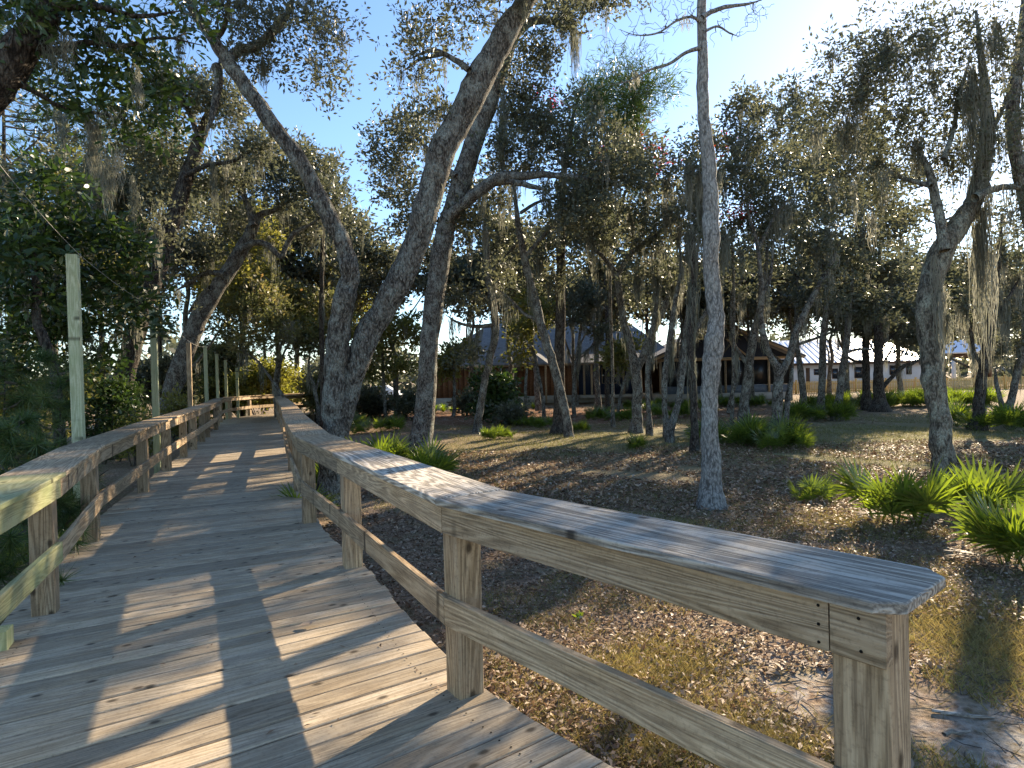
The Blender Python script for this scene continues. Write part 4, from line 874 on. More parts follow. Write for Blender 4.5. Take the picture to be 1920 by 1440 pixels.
mid('straight dark oak at the palmetto hedge with a branch sweeping right', D, [[(1650, 768, 34), (1649, 742, 24), (1646, 700, 19), (1645, 650, 18), (1644, 590, 17), (1646, 520, 14), (1650, 450, 10)], [(1652, 728, 10), (1672, 706, 9), (1690, 688, 9), (1712, 680, 8), (1736, 668, 6)], [(1646, 650, 9), (1672, 630, 8), (1690, 610, 6), (1715, 600, 4)]],
    [(1690, 590, 60, 40), (1720, 640, 30, 20), (1650, 500, 56, 40), (1600, 540, 50, 40, 1), (1740, 570, 50, 36, 1.5)], 33, B_dark, sprays=1.35)
D = 19.0
mid('dark oak right of the lichen-spotted trunk hung with long moss', D, [[(1832, 800, 30), (1836, 770, 22), (1842, 720, 20), (1848, 670, 20), (1856, 610, 18), (1866, 550, 15), (1872, 480, 12), (1880, 400, 8)], [(1846, 690, 9), (1826, 660, 8), (1818, 620, 7), (1795, 600, 5)], [(1860, 600, 9), (1890, 560, 7), (1912, 520, 5)]],
    [(1915, 480, 50, 50), (1830, 500, 50, 44, .8), (1900, 580, 50, 40, .8), (1800, 570, 36, 30)], 34, B_dark, None, sprays=1.9,  big_moss=[(tuple(U(1832, 450, D)), .2, 3.2, 130), (tuple(U(1810, 560, D)), .12, 1.6, 60), (tuple(U(1880, 560, D)), .2, 2.0, 90)])
mid('leaning oak at the right edge behind the dark moss-hung oak', 21.0, [[(1886, 800, 18), (1893, 750, 15), (1906, 690, 14), (1918, 630, 13), (1925, 560, 11)], [(1888, 785, 10), (1870, 730, 9), (1866, 690, 8)]], [(1920, 520, 50, 60), (1900, 640, 40, 40), (1930, 600, 40, 50)], 35, sprays=1.9)
mid('oak cut by the right edge whose limb shows near the sun', 11.0, [[(1990, 870, 34), (1975, 700, 32), (1955, 520, 30), (1930, 380, 28), (1908, 250, 25), (1914, 130, 22), (1924, 0, 18), (1930, -80, 14)], [(1908, 240, 10), (1896, 160, 7), (1905, 90, 5)]],
    [(1985, 60, 60, 50), (2020, 180, 60, 50), (1930, -60, 70, 50)], 36, leaf_len=.08, sprays=4, per=22)
mid('thin straight dark trunk left of the great forked oak', 24.0, [[(606, 800, 11), (606, 720, 10), (605, 620, 10), (604, 520, 9), (606, 440, 8), (610, 350, 6)]], [(600, 330, 60, 50), (640, 420, 46, 40), (570, 420, 46, 40, 1)], 37, B_dark)
mid('young forked oak between the boardwalk bend and the great oak', 27.0, [[(598, 790, 9), (594, 750, 8), (588, 720, 7), (578, 690, 6), (585, 640, 5)], [(590, 740, 5), (600, 700, 5), (604, 650, 4)]], [(585, 620, 60, 44), (560, 560, 50, 40, 1), (620, 580, 40, 40, 1), (540, 640, 50, 36, -.5)], 38, None, L_autumn, moss=16, sprays=1.4)
mid('arching thin tree leaning over the boardwalk bend', 24.5, [[(560, 800, 8), (545, 765, 7), (525, 735, 6.5), (500, 700, 6), (480, 675, 5), (450, 655, 4)]], [(470, 640, 60, 36), (530, 600, 60, 40), (500, 560, 56, 40, 1), (440, 600, 50, 40, 1)], 39, None, L_autumn, moss=16, sprays=1.4)
mid('small tree with grey forked stem before the slatted gate', 30.0, [[(725, 800, 9), (722, 770, 7), (718, 720, 7), (716, 660, 6), (712, 610, 5)], [(718, 700, 4), (735, 660, 4), (745, 620, 3)]], [(720, 620, 50, 46), (740, 680, 36, 36), (700, 680, 36, 30), (760, 620, 36, 36, 1)], 40, None, L_olive, moss=10, sprays=1.5)
mid('bushy small tree brushing the corner of the house roof', 32.0, [[(850, 790, 8), (852, 740, 7), (850, 700, 6), (845, 650, 5)]], [(838, 668, 30, 18), (825, 700, 30, 16), (862, 655, 24, 14)], 41, None, L_olive, moss=14, sprays=2.6)
mid('small dark-leaved tree in front of the grey-green door', 27.0, [[(926, 806, 8), (925, 770, 6), (922, 720, 5), (918, 680, 4)], [(925, 770, 4), (945, 730, 4), (950, 690, 3)]], [(925, 720, 30, 26), (945, 750, 24, 20), (915, 765, 20, 16)], 42, None, L_mag, moss=0, sprays=7)
mid('slim oak with a sinuous pale stem by the entry roof', 30.0, [[(1022, 785, 8), (1018, 740, 7), (1010, 700, 7), (1002, 660, 6), (990, 620, 5)], [(1000, 655, 4), (975, 640, 3)], [(986, 770, 7), (985, 720, 7), (990, 670, 6)]], [(985, 620, 36, 26), (1020, 590, 30, 26), (975, 660, 24, 18), (1000, 560, 40, 30, 1)], 43, None, L_olive, moss=20)
mid('crooked small oak with low yellow leaves before the navy wall', 29.0, [[(1158, 800, 8), (1160, 760, 7), (1168, 720, 6.5), (1180, 690, 6), (1185, 650, 5)], [(1165, 725, 4), (1145, 700, 3)]], [(1150, 680, 34, 20), (1180, 645, 26, 20), (1160, 655, 30, 14)], 44, None, L_olive, moss=10)
mid('thin stem with moss tassels in front of the navy wall', 30.0, [[(1078, 790, 9), (1076, 740, 8), (1082, 680, 7), (1090, 620, 7), (1100, 560, 6)], [(1082, 670, 4), (1110, 650, 4), (1130, 630, 3)]], [(1100, 550, 40, 30), (1125, 625, 30, 14), (1075, 590, 30, 24)], 45, moss=60)
# red-leaved maple sprays among the oaks
mid('thin maple with scarlet leaves high among the oaks', 22.0, [[(1150, 800, 8), (1150, 700, 7), (1145, 560, 7), (1150, 440, 6), (1180, 340, 5), (1200, 270, 4)], [(1150, 430, 4), (1100, 300, 3), (1030, 195, 2)]], [(1190, 268, 36, 14), (1025, 192, 16, 9), (1130, 290, 14, 9), (1260, 300, 30, 14)], 46, None, L_red, name='maple_tree', moss=0, sprays=7, per=14, leaf_len=.12, group='maples among the oaks')
mid('thin maple with scarlet leaves beside the pale bare trunk', 20.0, [[(1372, 790, 7), (1374, 700, 7), (1376, 560, 6), (1372, 450, 5), (1368, 400, 4)]], [(1370, 410, 30, 12), (1360, 270, 22, 12), (1395, 395, 18, 9)], 47, None, L_red, name='maple_tree', moss=0, sprays=7, per=14, leaf_len=.11, group='maples among the oaks')

# ------------------------------------------------------------------ trees farther back that only read as a wood of oaks and pines
def far_oak(px, D, H, spread, seed, label, leaf=None, bark=None, group='oaks far behind the lawn', moss=30, base_frac=.38, per=36, sprays=1.2):
    rs = np.random.RandomState(seed); b = U(px, 740, D); x0 = b[0]; z0 = -.5
    lean = rs.uniform(-.10, .10); r0 = .011 * H + .06
    n = 7; t = np.linspace(0, 1, n)
    tr = np.c_[x0 + lean * H * .5 * t + rs.randn(n) * .12 * t, D + rs.randn(n) * .1 * t, z0 + t * H * .62, r0 * (1 - .62 * t)]
    limbs = [spline(tr, 5)]; top = tr[-1]; clumps = []
    for i in range(rs.randint(3, 6)):
        s_ = tr[rs.randint(2, n)]; az = rs.uniform(0, 2 * np.pi); L = spread * rs.uniform(.55, 1.0); up = H * rs.uniform(.12, .34)
        e = np.array((s_[0] + math.cos(az) * L, s_[1] + math.sin(az) * L * .8, max(min(s_[2] + up, z0 + H * .95), z0 + H * (base_frac + .1)), .02))
        m = (s_ + e) / 2 + np.r_[rs.randn(3) * .35, 0]; m[3] = s_[3] * .4
        st = s_.copy(); st[3] *= .6; limbs.append(spline(np.vstack([st, m, e]), 5))
        clumps.append((e[0], e[1], e[2], spread * rs.uniform(.34, .5), spread * .4, H * rs.uniform(.09, .14)))
    for i in range(5):
        az = rs.uniform(0, 2 * np.pi); q = rs.uniform(0, .8) * spread
        clumps.append((top[0] + math.cos(az) * q, top[1] + math.sin(az) * q, z0 + H * rs.uniform(base_frac + .12, .95), spread * rs.uniform(.34, .5), spread * .4, H * rs.uniform(.08, .13)))
    return tree('oak_tree', label, limbs, clumps, bark or B_oak, leaf or L_oak, min(.30, .0075 * D), .5, sprays, per, moss, (.5, 1.7), group, seed=seed, sig=.27, moss_w=.03)
FLS = ['distant oak between the great forked oak and the curving oak', 'distant oak over the left half of the house roof', 'distant oak behind the bent oak, over the roof ridge', 'distant oak behind the wide Y-forked oak',
       'distant oak between the V-forked oak and the plain grey trunk', 'distant oak before the left half of the pale building', 'distant oak before the right half of the pale building',
       'distant oak left of the pavilion, behind the lichen-spotted trunk', 'distant oak in front of the pavilion roof', 'distant oak farthest right behind the moss-hung oak', 
       'farthest oak seen past the V-forked oak toward the fence', 'farthest oak above the porch gable', 'farthest oak above the navy wall', 'farthest oak above the entry roof', 'farthest oak between the roof ridge and the wide Y fork', 'farthest oak left of the porch gable peak', 'farthest oak right of the porch gable', 'farthest oak left of the two plain grey trunks', 'farthest oak over the pale building roof']
for i, (px, D, H, sp) in enumerate([(745, 34, 10.5, 3.0), (880, 37, 10, 3.0), (1010, 36, 11.5, 3.2), (1120, 34, 11.5, 3.4), (1505, 30, 10.5, 3.4),
                                    (1590, 34, 9.5, 3.6), (1690, 35, 9.5, 3.6), (1770, 33, 8, 3.2), (1850, 31, 8, 3.2), (1930, 29, 8, 3.2), (1480, 40, 10, 3.6), (1350, 39, 9, 3.4), (1190, 41, 9.5, 3.4), (955, 41, 9.5, 3.4), (1080, 42, 9.5, 3.4), (1275, 37, 9, 3.4), (1410, 36, 9, 3.4), (1555, 43, 9.5, 3.6), (1650, 45, 9.5, 3.6)]):
    far_oak(px, D, H, sp, 60 + i, FLS[i], sprays=(.95 if 1050 < px else 1.2) if px < 1500 else .72, moss=30 if px < 1500 else 18, base_frac=.58 if 780 < px < 1400 else (.5 if D > 35 else .38))
LLS = ['oak beyond the left railing at the left edge, behind the broad leaves', 'oak behind the nearest pale pole in the thicket', 'oak behind the dark leaning oak in the thicket', 'oak behind the second pale pole and grey leaning oak', 'distant oak above the bend of the boardwalk',
       'distant oak above the two farthest poles', 'distant oak directly behind the great forked trunk', 'low oak in the thicket left of the nearest pale pole', 'oak half outside the left edge of the picture', 'slim oak left of the thin straight dark trunk']
for i, (px, D, H, sp) in enumerate([(40, 20, 11, 3.2), (150, 24, 11.5, 3.2), (250, 28, 12.5, 3.4), (350, 31, 13, 3.4), (455, 36, 13, 3.4), (560, 38, 13, 3.6), (650, 40, 12.5, 3.4), (100, 15, 7.5, 2.4), (-60, 14, 9.5, 3.0), (520, 28, 10, 2.6)]):
    far_oak(px, D, H, sp, 90 + i, LLS[i], group='oaks beyond the left railing', leaf=L_oak if i % 3 else L_olive, moss=36)
# pines: whorled boughs tipped with long-needled tufts
def needle_tufts(tips, n_each, L, w):
    C = np.repeat(tips, n_each, 0); n = len(C); A = unit(rng.randn(n, 3) + np.array((0, 0, .45)))
    B = unit(np.cross(A, rng.randn(n, 3))); l = L * rng.uniform(.6, 1.1, (n, 1)); dr = np.array((0, 0, -1)) * l * .18
    V = np.stack([C - B * w, C + B * w, C + A * l + dr], 1).reshape(-1, 3)
    return V, np.arange(n * 3).reshape(n, 3), np.clip(np.repeat(rng.uniform(.0, .7, len(tips)), n_each) + rng.uniform(0, .3, n), 0, 1)
def pine(px, D, H, spread, seed, label, first=.45, tufts=150, ntuft=34, L=.26, w=.006, group='pines beyond the boardwalk', bark=None, r0=None, z0=-.5, name='pine_tree'):
    global rng
    rng = np.random.RandomState(seed + 5); x0 = U(px, 740, D)[0]
    root = thing(name, label, 'tree', (x0, D, float(ground_z(x0, D))), group); off = np.array((x0, D, float(ground_z(x0, D)))); MT = T(off)
    t = np.linspace(0, 1, 10)[:, None]; r0 = r0 or (.008 * H + .03)
    P = np.c_[x0 + np.cumsum(rng.randn(10) * .05), np.full(10, D), z0 + t[:, 0] * H]; g = Geo(); g.tube(P, r0 * (1 - .9 * t[:, 0]), 9, True, .03)
    add('trunk', g.mesh('trunk', True, None, off), bark or B_dark, root, MT)
    g = Geo(); tips = []
    nb = max(8, tufts // 6)
    for i in range(nb):
        f = first + (1 - first) * (i + rng.uniform(0, 1)) / nb; p = np.array([np.interp(f, t[:, 0], P[:, k_]) for k_ in range(3)])
        az = rng.uniform(0, 2 * np.pi); ln = spread * (1.05 - .75 * (f - first) / (1 - first)) * rng.uniform(.6, 1.1)
        e = p + np.array((math.cos(az) * ln, math.sin(az) * ln, ln * rng.uniform(.05, .5))); m = (p + e) / 2 + np.array((0, 0, -.08 * ln))
        pa = spline(np.vstack([p, m, e]), 4); g.tube(pa, np.linspace(.02 + .008 * ln, .006, len(pa)), 5, False)
        for q in range(6):
            c = pa[rng.randint(len(pa) // 3, len(pa))] + rng.randn(3) * np.array((.16, .16, .10)) * ln * .8; tips.append(c)
    add('boughs', g.mesh('boughs', True, None, off), B_twig, root, MT)
    V, Tr, ti = needle_tufts(np.array(tips), ntuft, L, w); g = Geo(); g.put(V, None, Tr)
    add('crown', g.mesh('crown', False, ti, off), L_pine, root, MT); return root
for i, (px, D, H, sp, fi) in enumerate([(455, 34, 9, 2.6, .3), (500, 42, 13, 3.0, .4), (180, 26, 14, 3.0, .45), (20, 17, 12, 2.6, .5), (300, 33, 15, 3.2, .5), (640, 46, 13, 3.0, .4)]):
    pine(px, D, H, sp, 130 + i, ['light green pine above the boardwalk bend', 'tall far pine right of the light green pine', 'tall pine behind the nearest pale pole', 'pine at the left edge behind the broadleaf tree', 'tallest pine behind the second pale pole', 'far pine behind the great forked oak'][i], fi, 200, 26, .34, .012)
for i, (px, D, H, sp) in enumerate([(1140, 33, 14.5, 3.2), (1215, 36, 14, 3.0)]):
    pine(px, D, H, sp, 140 + i, ['pale green pine crown against the sky, nearer the curving oak', 'pale green pine crown against the sky, nearer the bare tree'][i], .55, 240, 30, .36, .013, 'pines behind the oaks')
for px, D, H, sp, sd_, lab in ((55, 6.2, 1.75, .75, 150, 'fluffy young pine low beside the left railing'), (118, 8.4, 2.5, .8, 151, 'young pine with long needles behind the nearest pale pole'), (-110, 5.0, 1.3, .7, 152, 'young pine cut by the left edge of the picture'),
                               (215, 16.5, 2.0, .8, 153, 'young pine behind the dark leaning oak'), (15, 8.5, 2.6, .9, 154, 'young pine in the dark thicket far left')):
    pine(px, D, H, sp, sd_, lab, .12, 120, 60, .24, .0035, 'young pines beside the boardwalk', None, .025, -.45, 'pine_sapling')
# shrubs
def shrub(px, D, H, rad, seed, label, leaf, leaf_len=.10, per=26, sprays=7.0, group='shrubs along the boardwalk', aspect=.5, cat_='shrub', kind='card'):
    rs = np.random.RandomState(seed); x0 = U(px, 740, D)[0]; limbs = []
    for i in range(5):
        az = rs.uniform(0, 6.28); e = np.array((x0 + math.cos(az) * rad * .5, D + math.sin(az) * rad * .5, -.4 + H * rs.uniform(.5, .8), .008))
        b = np.array((x0 + math.cos(az) * .08, D + math.sin(az) * .08, -.5, .022)); limbs.append(spline(np.vstack([b, (b + e) / 2 + np.r_[rs.randn(3) * .05, 0], e]), 4))
    cl_ = [(x0 + rs.uniform(-.5, .5) * rad, D + rs.uniform(-.5, .5) * rad, -.4 + H * rs.uniform(.3, .8), rad * rs.uniform(.4, .65), rad * .5, H * rs.uniform(.18, .3)) for _ in range(7)]
    return tree('shrub', label, limbs, cl_, B_twig, leaf, leaf_len, aspect, sprays, per, 0, group=group, cat_=cat_, seed=seed, base_flare=1, twig_r=.004, sig=.13, kind=kind)
for i, (px, D, H, rd, lf, lab) in enumerate([(243, 15.5, 1.35, .6, L_yel, 'pale yellow-green sunlit shrub at the foot of the dark leaning oak'), (485, 33.0, 3.2, 2.2, L_yel, 'big yellow sunlit shrub beyond the boardwalk bend'),
        (545, 36.0, 2.6, 1.8, L_yel, 'rounded yellow shrub between the two farthest poles'), (335, 20.0, 1.6, .8, L_olive, 'olive shrub behind the railing under the grey leaning oak'), (420, 33, 2.4, 1.4, L_olive, 'olive shrub behind the poles where the railing bends'),
        (10, 11.0, 2.6, 1.4, L_olive, 'tangled olive shrub at the far left edge'), (185, 16.0, 2.6, 1.1, L_mag, 'dark glossy shrub between the first two pale poles'), (300, 27, 3.0, 1.5, L_oak, 'dark shrub behind the second pale pole'),
        (880, 33, 1.25, .8, L_oak, 'dark rounded shrub against the reddish board wall'), (965, 25, .8, .7, L_oak, 'low dark shrub at the foot of the snaking oak'), (680, 33, 1.4, 1.5, L_oak, 'dark green shrub mass before the slatted gate'),
        (760, 31, 1.2, 1.0, L_oak, 'low dark shrub right of the slatted gate'), (620, 30, 2.4, 1.4, L_autumn, 'rusty shrub behind the great forked oak'), (385, 34, 4.6, 1.8, L_autumn, 'tall rusty-leaved shrub rising behind the poles')]):
    shrub(px, D, H, rd, 160 + i, lab, lf, .09 if D < 16 else .0065 * D, 26, 7.0 if D < 16 else 5.0)

# a far belt of trees closing the view
rng = np.random.RandomState(300); g = Geo(); tt = []
n = 26000; th = rng.uniform(-1.15, 1.15, n); Rb = rng.uniform(85, 130, n); hh = 5.0 + 2.5 * np.sin(th * 23) + 1.8 * np.sin(th * 61 + 1) + rng.rand(n) * 1.5
C = np.stack([np.sin(th) * Rb, np.cos(th) * Rb, -.5 + hh * rng.uniform(0, 1, n) ** .8], 1)
V, Q = leaf_cards(C, rng.randn(n, 3), 1.3 * rng.uniform(.6, 1.2, n), .75); g.put(V, Q)
tag(add('treeline', g.mesh('treeline', False, rng.uniform(0, .8, n)), L_oak), 'far belt of trees closing the view', 'trees', None, 'stuff')

# ------------------------------------------------------------------ saw palmettos
def frond_mesh(seed, nl=22, petiole=.42, fan=.62, width=.043):
    rs = np.random.RandomState(seed); g = Geo(); tt = []
    z = np.linspace(0, petiole, 4); P = np.c_[.04 * (z / petiole) ** 2, np.zeros(4), z]
    g.tube(P, [.009, .008, .007, .006], 5, False); nq = 15
    o = P[-1]; V = []; Q = []; Tr = []
    for i in range(nl):
        a = -1.75 + 3.5 * i / (nl - 1) + rs.uniform(-.03, .03); L = fan * (1 - .22 * abs(a) / 1.75) * rs.uniform(.88, 1.08)
        dr = np.array((.10 + .05 * rs.randn(), math.sin(a), math.cos(a))); dr /= np.linalg.norm(dr); sd_ = np.cross(dr, (1, 0, 0)); sd_ /= np.linalg.norm(sd_)
        w = width * rs.uniform(.85, 1.1); lift = np.array((1, 0, 0)); bend = rs.uniform(.02, .16) * L
        c = [o + dr * L * f for f in (0.02, .35, .7, 1.0)]; c[2] = c[2] + lift * bend * .35 - np.array((0, 0, .05)) * bend; c[3] = c[3] + lift * bend - np.array((0, 0, .25)) * bend
        b = len(V)
        V += [c[0], c[1] - sd_ * w * .5 + lift * .007, c[1] + sd_ * w * .5 + lift * .007, c[1], c[2] - sd_ * w * .38 + lift * .006, c[2] + sd_ * w * .38 + lift * .006, c[2], c[3]]
        Tr += [(b, b + 3, b + 1), (b, b + 2, b + 3), (b + 4, b + 6, b + 7), (b + 6, b + 5, b + 7)]; Q += [(b + 1, b + 3, b + 6, b + 4), (b + 3, b + 2, b + 5, b + 6)]
        tt.append(rs.uniform(.15, .9))
    g.put(V, Q, Tr)
    t_ = np.concatenate([np.full(nq, .75), np.repeat(tt, 2), np.repeat(tt, 4)])
    nf = sum(len(q) for q in g.Q) + sum(len(q) for q in g.Tr)
    t_ = np.resize(t_, nf)
    me = g.mesh('frond', False, t_); me.materials.append(L_palm); return me
FR = [frond_mesh(200 + i, 15 + 2 * (i % 3), .36 + .07 * (i % 4), .50 + .05 * (i % 3)) for i in range(6)]
def frond_mats(n, height, seed, upright=.5):
    rs = np.random.RandomState(seed); out = []
    for i in range(n):
        az = i * 2.399 + rs.uniform(-.4, .4); tilt = (.10 + (1.25 - upright * .62) * ((i + .5) / n) ** .8) * rs.uniform(.85, 1.1); s = height * rs.uniform(.75, 1.12)
        M = Matrix.Translation((math.cos(az) * .07 * rs.rand(), math.sin(az) * .07 * rs.rand(), 0)) @ Matrix.Rotation(az, 4, 'Z') @ Matrix.Rotation(tilt, 4, 'Y') @ Matrix.Rotation(rs.uniform(-.5, .5), 4, 'Z') @ Matrix.Scale(s, 4)
        out.append((rs.randint(0, 6), M))
    return out
dead = frond_mesh(290, 13, .38, .5, .03); dead.materials.clear(); dead.materials.append(L_litter)
def palmetto_near(x, y, height, n, seed, label, upright=.6, cx=1, spread=.35):
    gz = float(ground_z(x, y)); root = thing('palmetto', label, 'palmetto', (x, y, gz), 'saw palmettos'); rs = np.random.RandomState(seed + 1)
    for c in range(cx):
        ox, oy = (rs.uniform(-spread, spread, 2) if c else (0, 0))
        for k_, M in frond_mats(n, height, seed + c * 7, upright):
            add('frond', FR[k_], None, root, T((x + ox, y + oy, gz - .02)) @ M)
        for q_ in range(1):                                     # withered fronds lying at the foot
            o = add('frond', dead, None, root, T((x + ox, y + oy, gz + .06)) @ Matrix.Rotation(rs.uniform(0, 6.28), 4, 'Z') @ Matrix.Rotation(rs.uniform(1.25, 1.6), 4, 'Y') @ Matrix.Scale(height * rs.uniform(.7, .95), 4)); o['label'] = 'withered brown frond'
p = G(1683, 992); palmetto_near(p[0], p[1], .82, 9, 401, 'largest bright green palmetto clump just left of the lichen-spotted trunk', 1.25, 3, .30)
p = G(1886, 1062); palmetto_near(p[0], p[1], .80, 9, 411, 'bright palmetto clump cut by the right edge of the picture', 1.15, 3, .34)
p = G(1842, 968); palmetto_near(p[0], p[1], .85, 8, 421, 'bright palmetto right behind the lichen-spotted trunk', .8, 2, .25)
p = G(1512, 944); palmetto_near(p[0], p[1], .44, 8, 431, 'small bright palmetto alone left of the big clump', .8, 2, .28)
p = G(700, 905); palmetto_near(p[0], p[1], .95, 13, 441, 'dark palmetto right beside the great forked trunk', .9, 2, .3)
p = G(792, 900); palmetto_near(p[0], p[1], .85, 13, 451, 'palmetto clump at the foot of the tall curving oak', .7, 2, .35)
palmetto_near(-3.0, 8.7, .62, 9, 461, 'palmetto poking its leaves through the lawn-side railing', .4)
palmetto_near(-3.35, 11.2, .75, 12, 466, 'palmetto just behind the great forked trunk and railing', .7)
palmetto_near(-5.3, 6.9, .75, 11, 471, 'palmetto behind the left railing beside the nearest pale pole', .5)
palmetto_near(-4.35, 3.9, .62, 11, 481, 'palmetto beneath the left railing at the picture edge', .3)
palmetto_near(-5.1, 5.0, .70, 11, 486, 'dark palmetto under the yellowish near end of the left railing', .4)
palmetto_near(-6.6, 9.2, .70, 11, 491, 'palmetto behind the left railing between two pale poles', .5)
def palmetto_mesh(seed, n):
    rs = np.random.RandomState(seed); g = Geo(); tt = []
    for k_, M in frond_mats(n, 1.0, seed, .7):
        me = FR[k_]; V = np.empty(len(me.vertices) * 3, np.float32); me.vertices.foreach_get('co', V); V = V.reshape(-1, 3)
        Mn = np.array(M); V = V @ Mn[:3, :3].T + Mn[:3, 3]; V = V
        Q = [tuple(p_.vertices) for p_ in me.polygons if len(p_.vertices) == 4]; Tr = [tuple(p_.vertices) for p_ in me.polygons if len(p_.vertices) == 3]
        g.put(V, Q, Tr)
    nf = sum(len(q) for q in g.Q) + sum(len(q) for q in g.Tr)
    me = g.mesh('fronds', False, rs.uniform(.05, .85, nf)); me.materials.append(L_palm); return me
PM = [palmetto_mesh(500 + i, 12 + i) for i in range(4)]
def palmetto_far(x, y, s, label, i, group='saw palmettos farther back'):
    o = add('palmetto', PM[i % 4], None, None, T((x, y, float(ground_z(x, y)) - .02)) @ Matrix.Rotation(i * 1.7, 4, 'Z') @ Matrix.Scale(s, 4))
    tag(o, label, 'palmetto', group)
rs = np.random.RandomState(55); i = 0
ORD = ['first', 'second', 'third', 'fourth', 'fifth', 'sixth', 'seventh', 'eighth']
for (px, py, n, sp, s, lab) in [(1395, 838, 8, .9, .78, 'shaded palmetto in the dense clump right of the bare tree'), (1478, 850, 3, .5, .62, 'low shaded palmetto at the foot of the V-forked oak'), (690, 812, 4, 1.1, .8, 'palmetto in the row behind the railing and great oak'),
        (1150, 790, 4, .9, .7, 'palmetto on the mulch before the navy wall'), (1190, 848, 1, .1, .42, 'tiny palmetto alone on the lawn below the wide Y fork'), (1285, 782, 5, 1.6, .75, 'palmetto behind the thin trunks by the porch'), (1000, 802, 4, .9, .6, 'palmetto between the snaking and the bent oak'),
        (1085, 815, 2, .3, .5, 'palmetto at the foot of the bent oak'), (1530, 792, 6, 1.1, .8, 'palmetto at the two plain grey trunks'), (1900, 805, 7, 1.5, .9, 'palmetto in the thicket at the right edge'), (655, 800, 3, .8, .8, 'palmetto hidden left of the curving oak'), (940, 826, 3, .5, .5, 'low palmetto right of the snaking oak')]:
    c = G(px, py)
    for k_ in range(n):
        palmetto_far(c[0] + (sp * (2 * (k_ + rs.uniform(.2, .8)) / n - 1)), c[1] + rs.uniform(-sp, sp) * .8, s * rs.uniform(.8, 1.2), lab if n == 1 else lab + ', ' + ORD[k_] + ' from the left', i); i += 1
hx0, hx1 = U(1520, 750, 31)[0], U(1850, 750, 31)[0]
for k_ in range(44):
    palmetto_far(hx0 + (hx1 - hx0) * (k_ + rs.rand()) / 44, 31 + rs.uniform(-1.0, 1.2), rs.uniform(.75, 1.0), 'palmetto in the dark hedge row along the picket fence', i, 'palmetto hedge'); i += 1
for k_ in range(30):
    palmetto_far(U(1180 + 250 * rs.rand(), 750, 36)[0], 36 + rs.uniform(-2, 2), rs.uniform(.5, .8), 'palmetto in the planting at the foot of the porch', i, 'palmettos along the porch'); i += 1
# lime-green grass clumps in the mulch
def clump_mesh(seed):
    rs = np.random.RandomState(seed); n = 90; az = rs.uniform(0, 6.28, n); ti = rs.uniform(.1, .9, n); L = rs.uniform(.35, .55, n)
    A = np.stack([np.cos(az) * np.sin(ti), np.sin(az) * np.sin(ti), np.cos(ti)], 1); B = np.stack([-np.sin(az), np.cos(az), np.zeros(n)], 1) * .014
    m = A * L[:, None] * .6; e = A * L[:, None] + np.stack([np.cos(az), np.sin(az), -np.ones(n) * .8], 1) * .10
    V = np.stack([-B * .6, B * .6, m + B, m - B, e], 1).reshape(-1, 3); b = np.arange(n)[:, None] * 5
    me = np_mesh('lime_clump', V, b + np.array((0, 1, 2, 3)), b + np.array((3, 2, 4)), False, np.tile(rs.uniform(0, 1, n), 2)); me.materials.append(L_lime); return me
CM = [clump_mesh(i) for i in range(3)]
for i, (px, py, s, lab) in enumerate([(718, 772, .9, None), (763, 776, 1.1, None), (815, 774, 1.15, None), (831, 773, 1.15, None), (846, 771, .8, None), (858, 769, 1.0, None), (871, 769, 1.05, None), (972, 768, 1.0, None), (983, 766, 1.0, None), (1000, 764, .9, None), (1012, 764, .9, None)]):
    c = G(px, py); o = add('grass_clump', CM[i % 3], None, None, T((c[0], c[1], float(ground_z(c[0], c[1])) - .01)) @ Matrix.Scale(s * 1.15, 4))
    tag(o, ['lime-green grass clump left of the curving oak', 'lime-green grass clump in the sunny row below the reddish wall', 'lime-green grass clump on the mulch before the door'][0 if i < 2 else (1 if i < 7 else 2)] + ', ' + ORD[i if i < 2 else (i - 2 if i < 7 else i - 7)] + ' from the left', 'plant', 'lime grass clumps')

# ------------------------------------------------------------------ litter, dry grass and turf on the ground
def patch(x, y, s=1.0, ph=0.0): return np.sin(x * 2.1 * s + ph + 1.3 * np.sin(y * 1.7 * s)) + np.sin(y * 2.6 * s - ph + 1.1 * np.sin(x * 1.3 * s)) + .6 * np.sin((x + y) * 5.1 * s)
def in_view(n, dmin, dmax, pmin, pmax, pw=1.0):
    D = dmin + (dmax - dmin) * rng.uniform(0, 1, n) ** pw; px = rng.uniform(pmin, pmax, n); return (px - 960) / FPX * D * 1.02, D
def off_deck(x, y):
    k_ = np.interp(y, RP[:, 1], RP[:, 0]); return x > k_ + .14
rng = np.random.RandomState(77)
x, y = in_view(165000, 1.9, 16, 330, 2150, 1.25); k_ = off_deck(x, y) & (patch(x, y, .6, 2) > -1.3); x, y = x[k_], y[k_]; n = len(x)
C = np.stack([x, y, ground_z(x, y) + rng.uniform(.002, .04, n)], 1); A = rng.randn(n, 3) * np.array((1, 1, .35)); sz = (.014 + .05 * rng.rand(n) ** 1.6) * np.clip(y / 6, 1, 1.8)
V, Q = leaf_cards(C, A, sz, sz * .42, 2.2, .35); g = Geo(); g.put(V, Q)
tag(add('leaf_litter', g.mesh('leaf_litter', False, np.clip(rng.beta(2, 2.2, n), 0, 1)), L_litter), 'brown fallen oak leaves strewn over the ground', 'leaves', None, 'stuff')
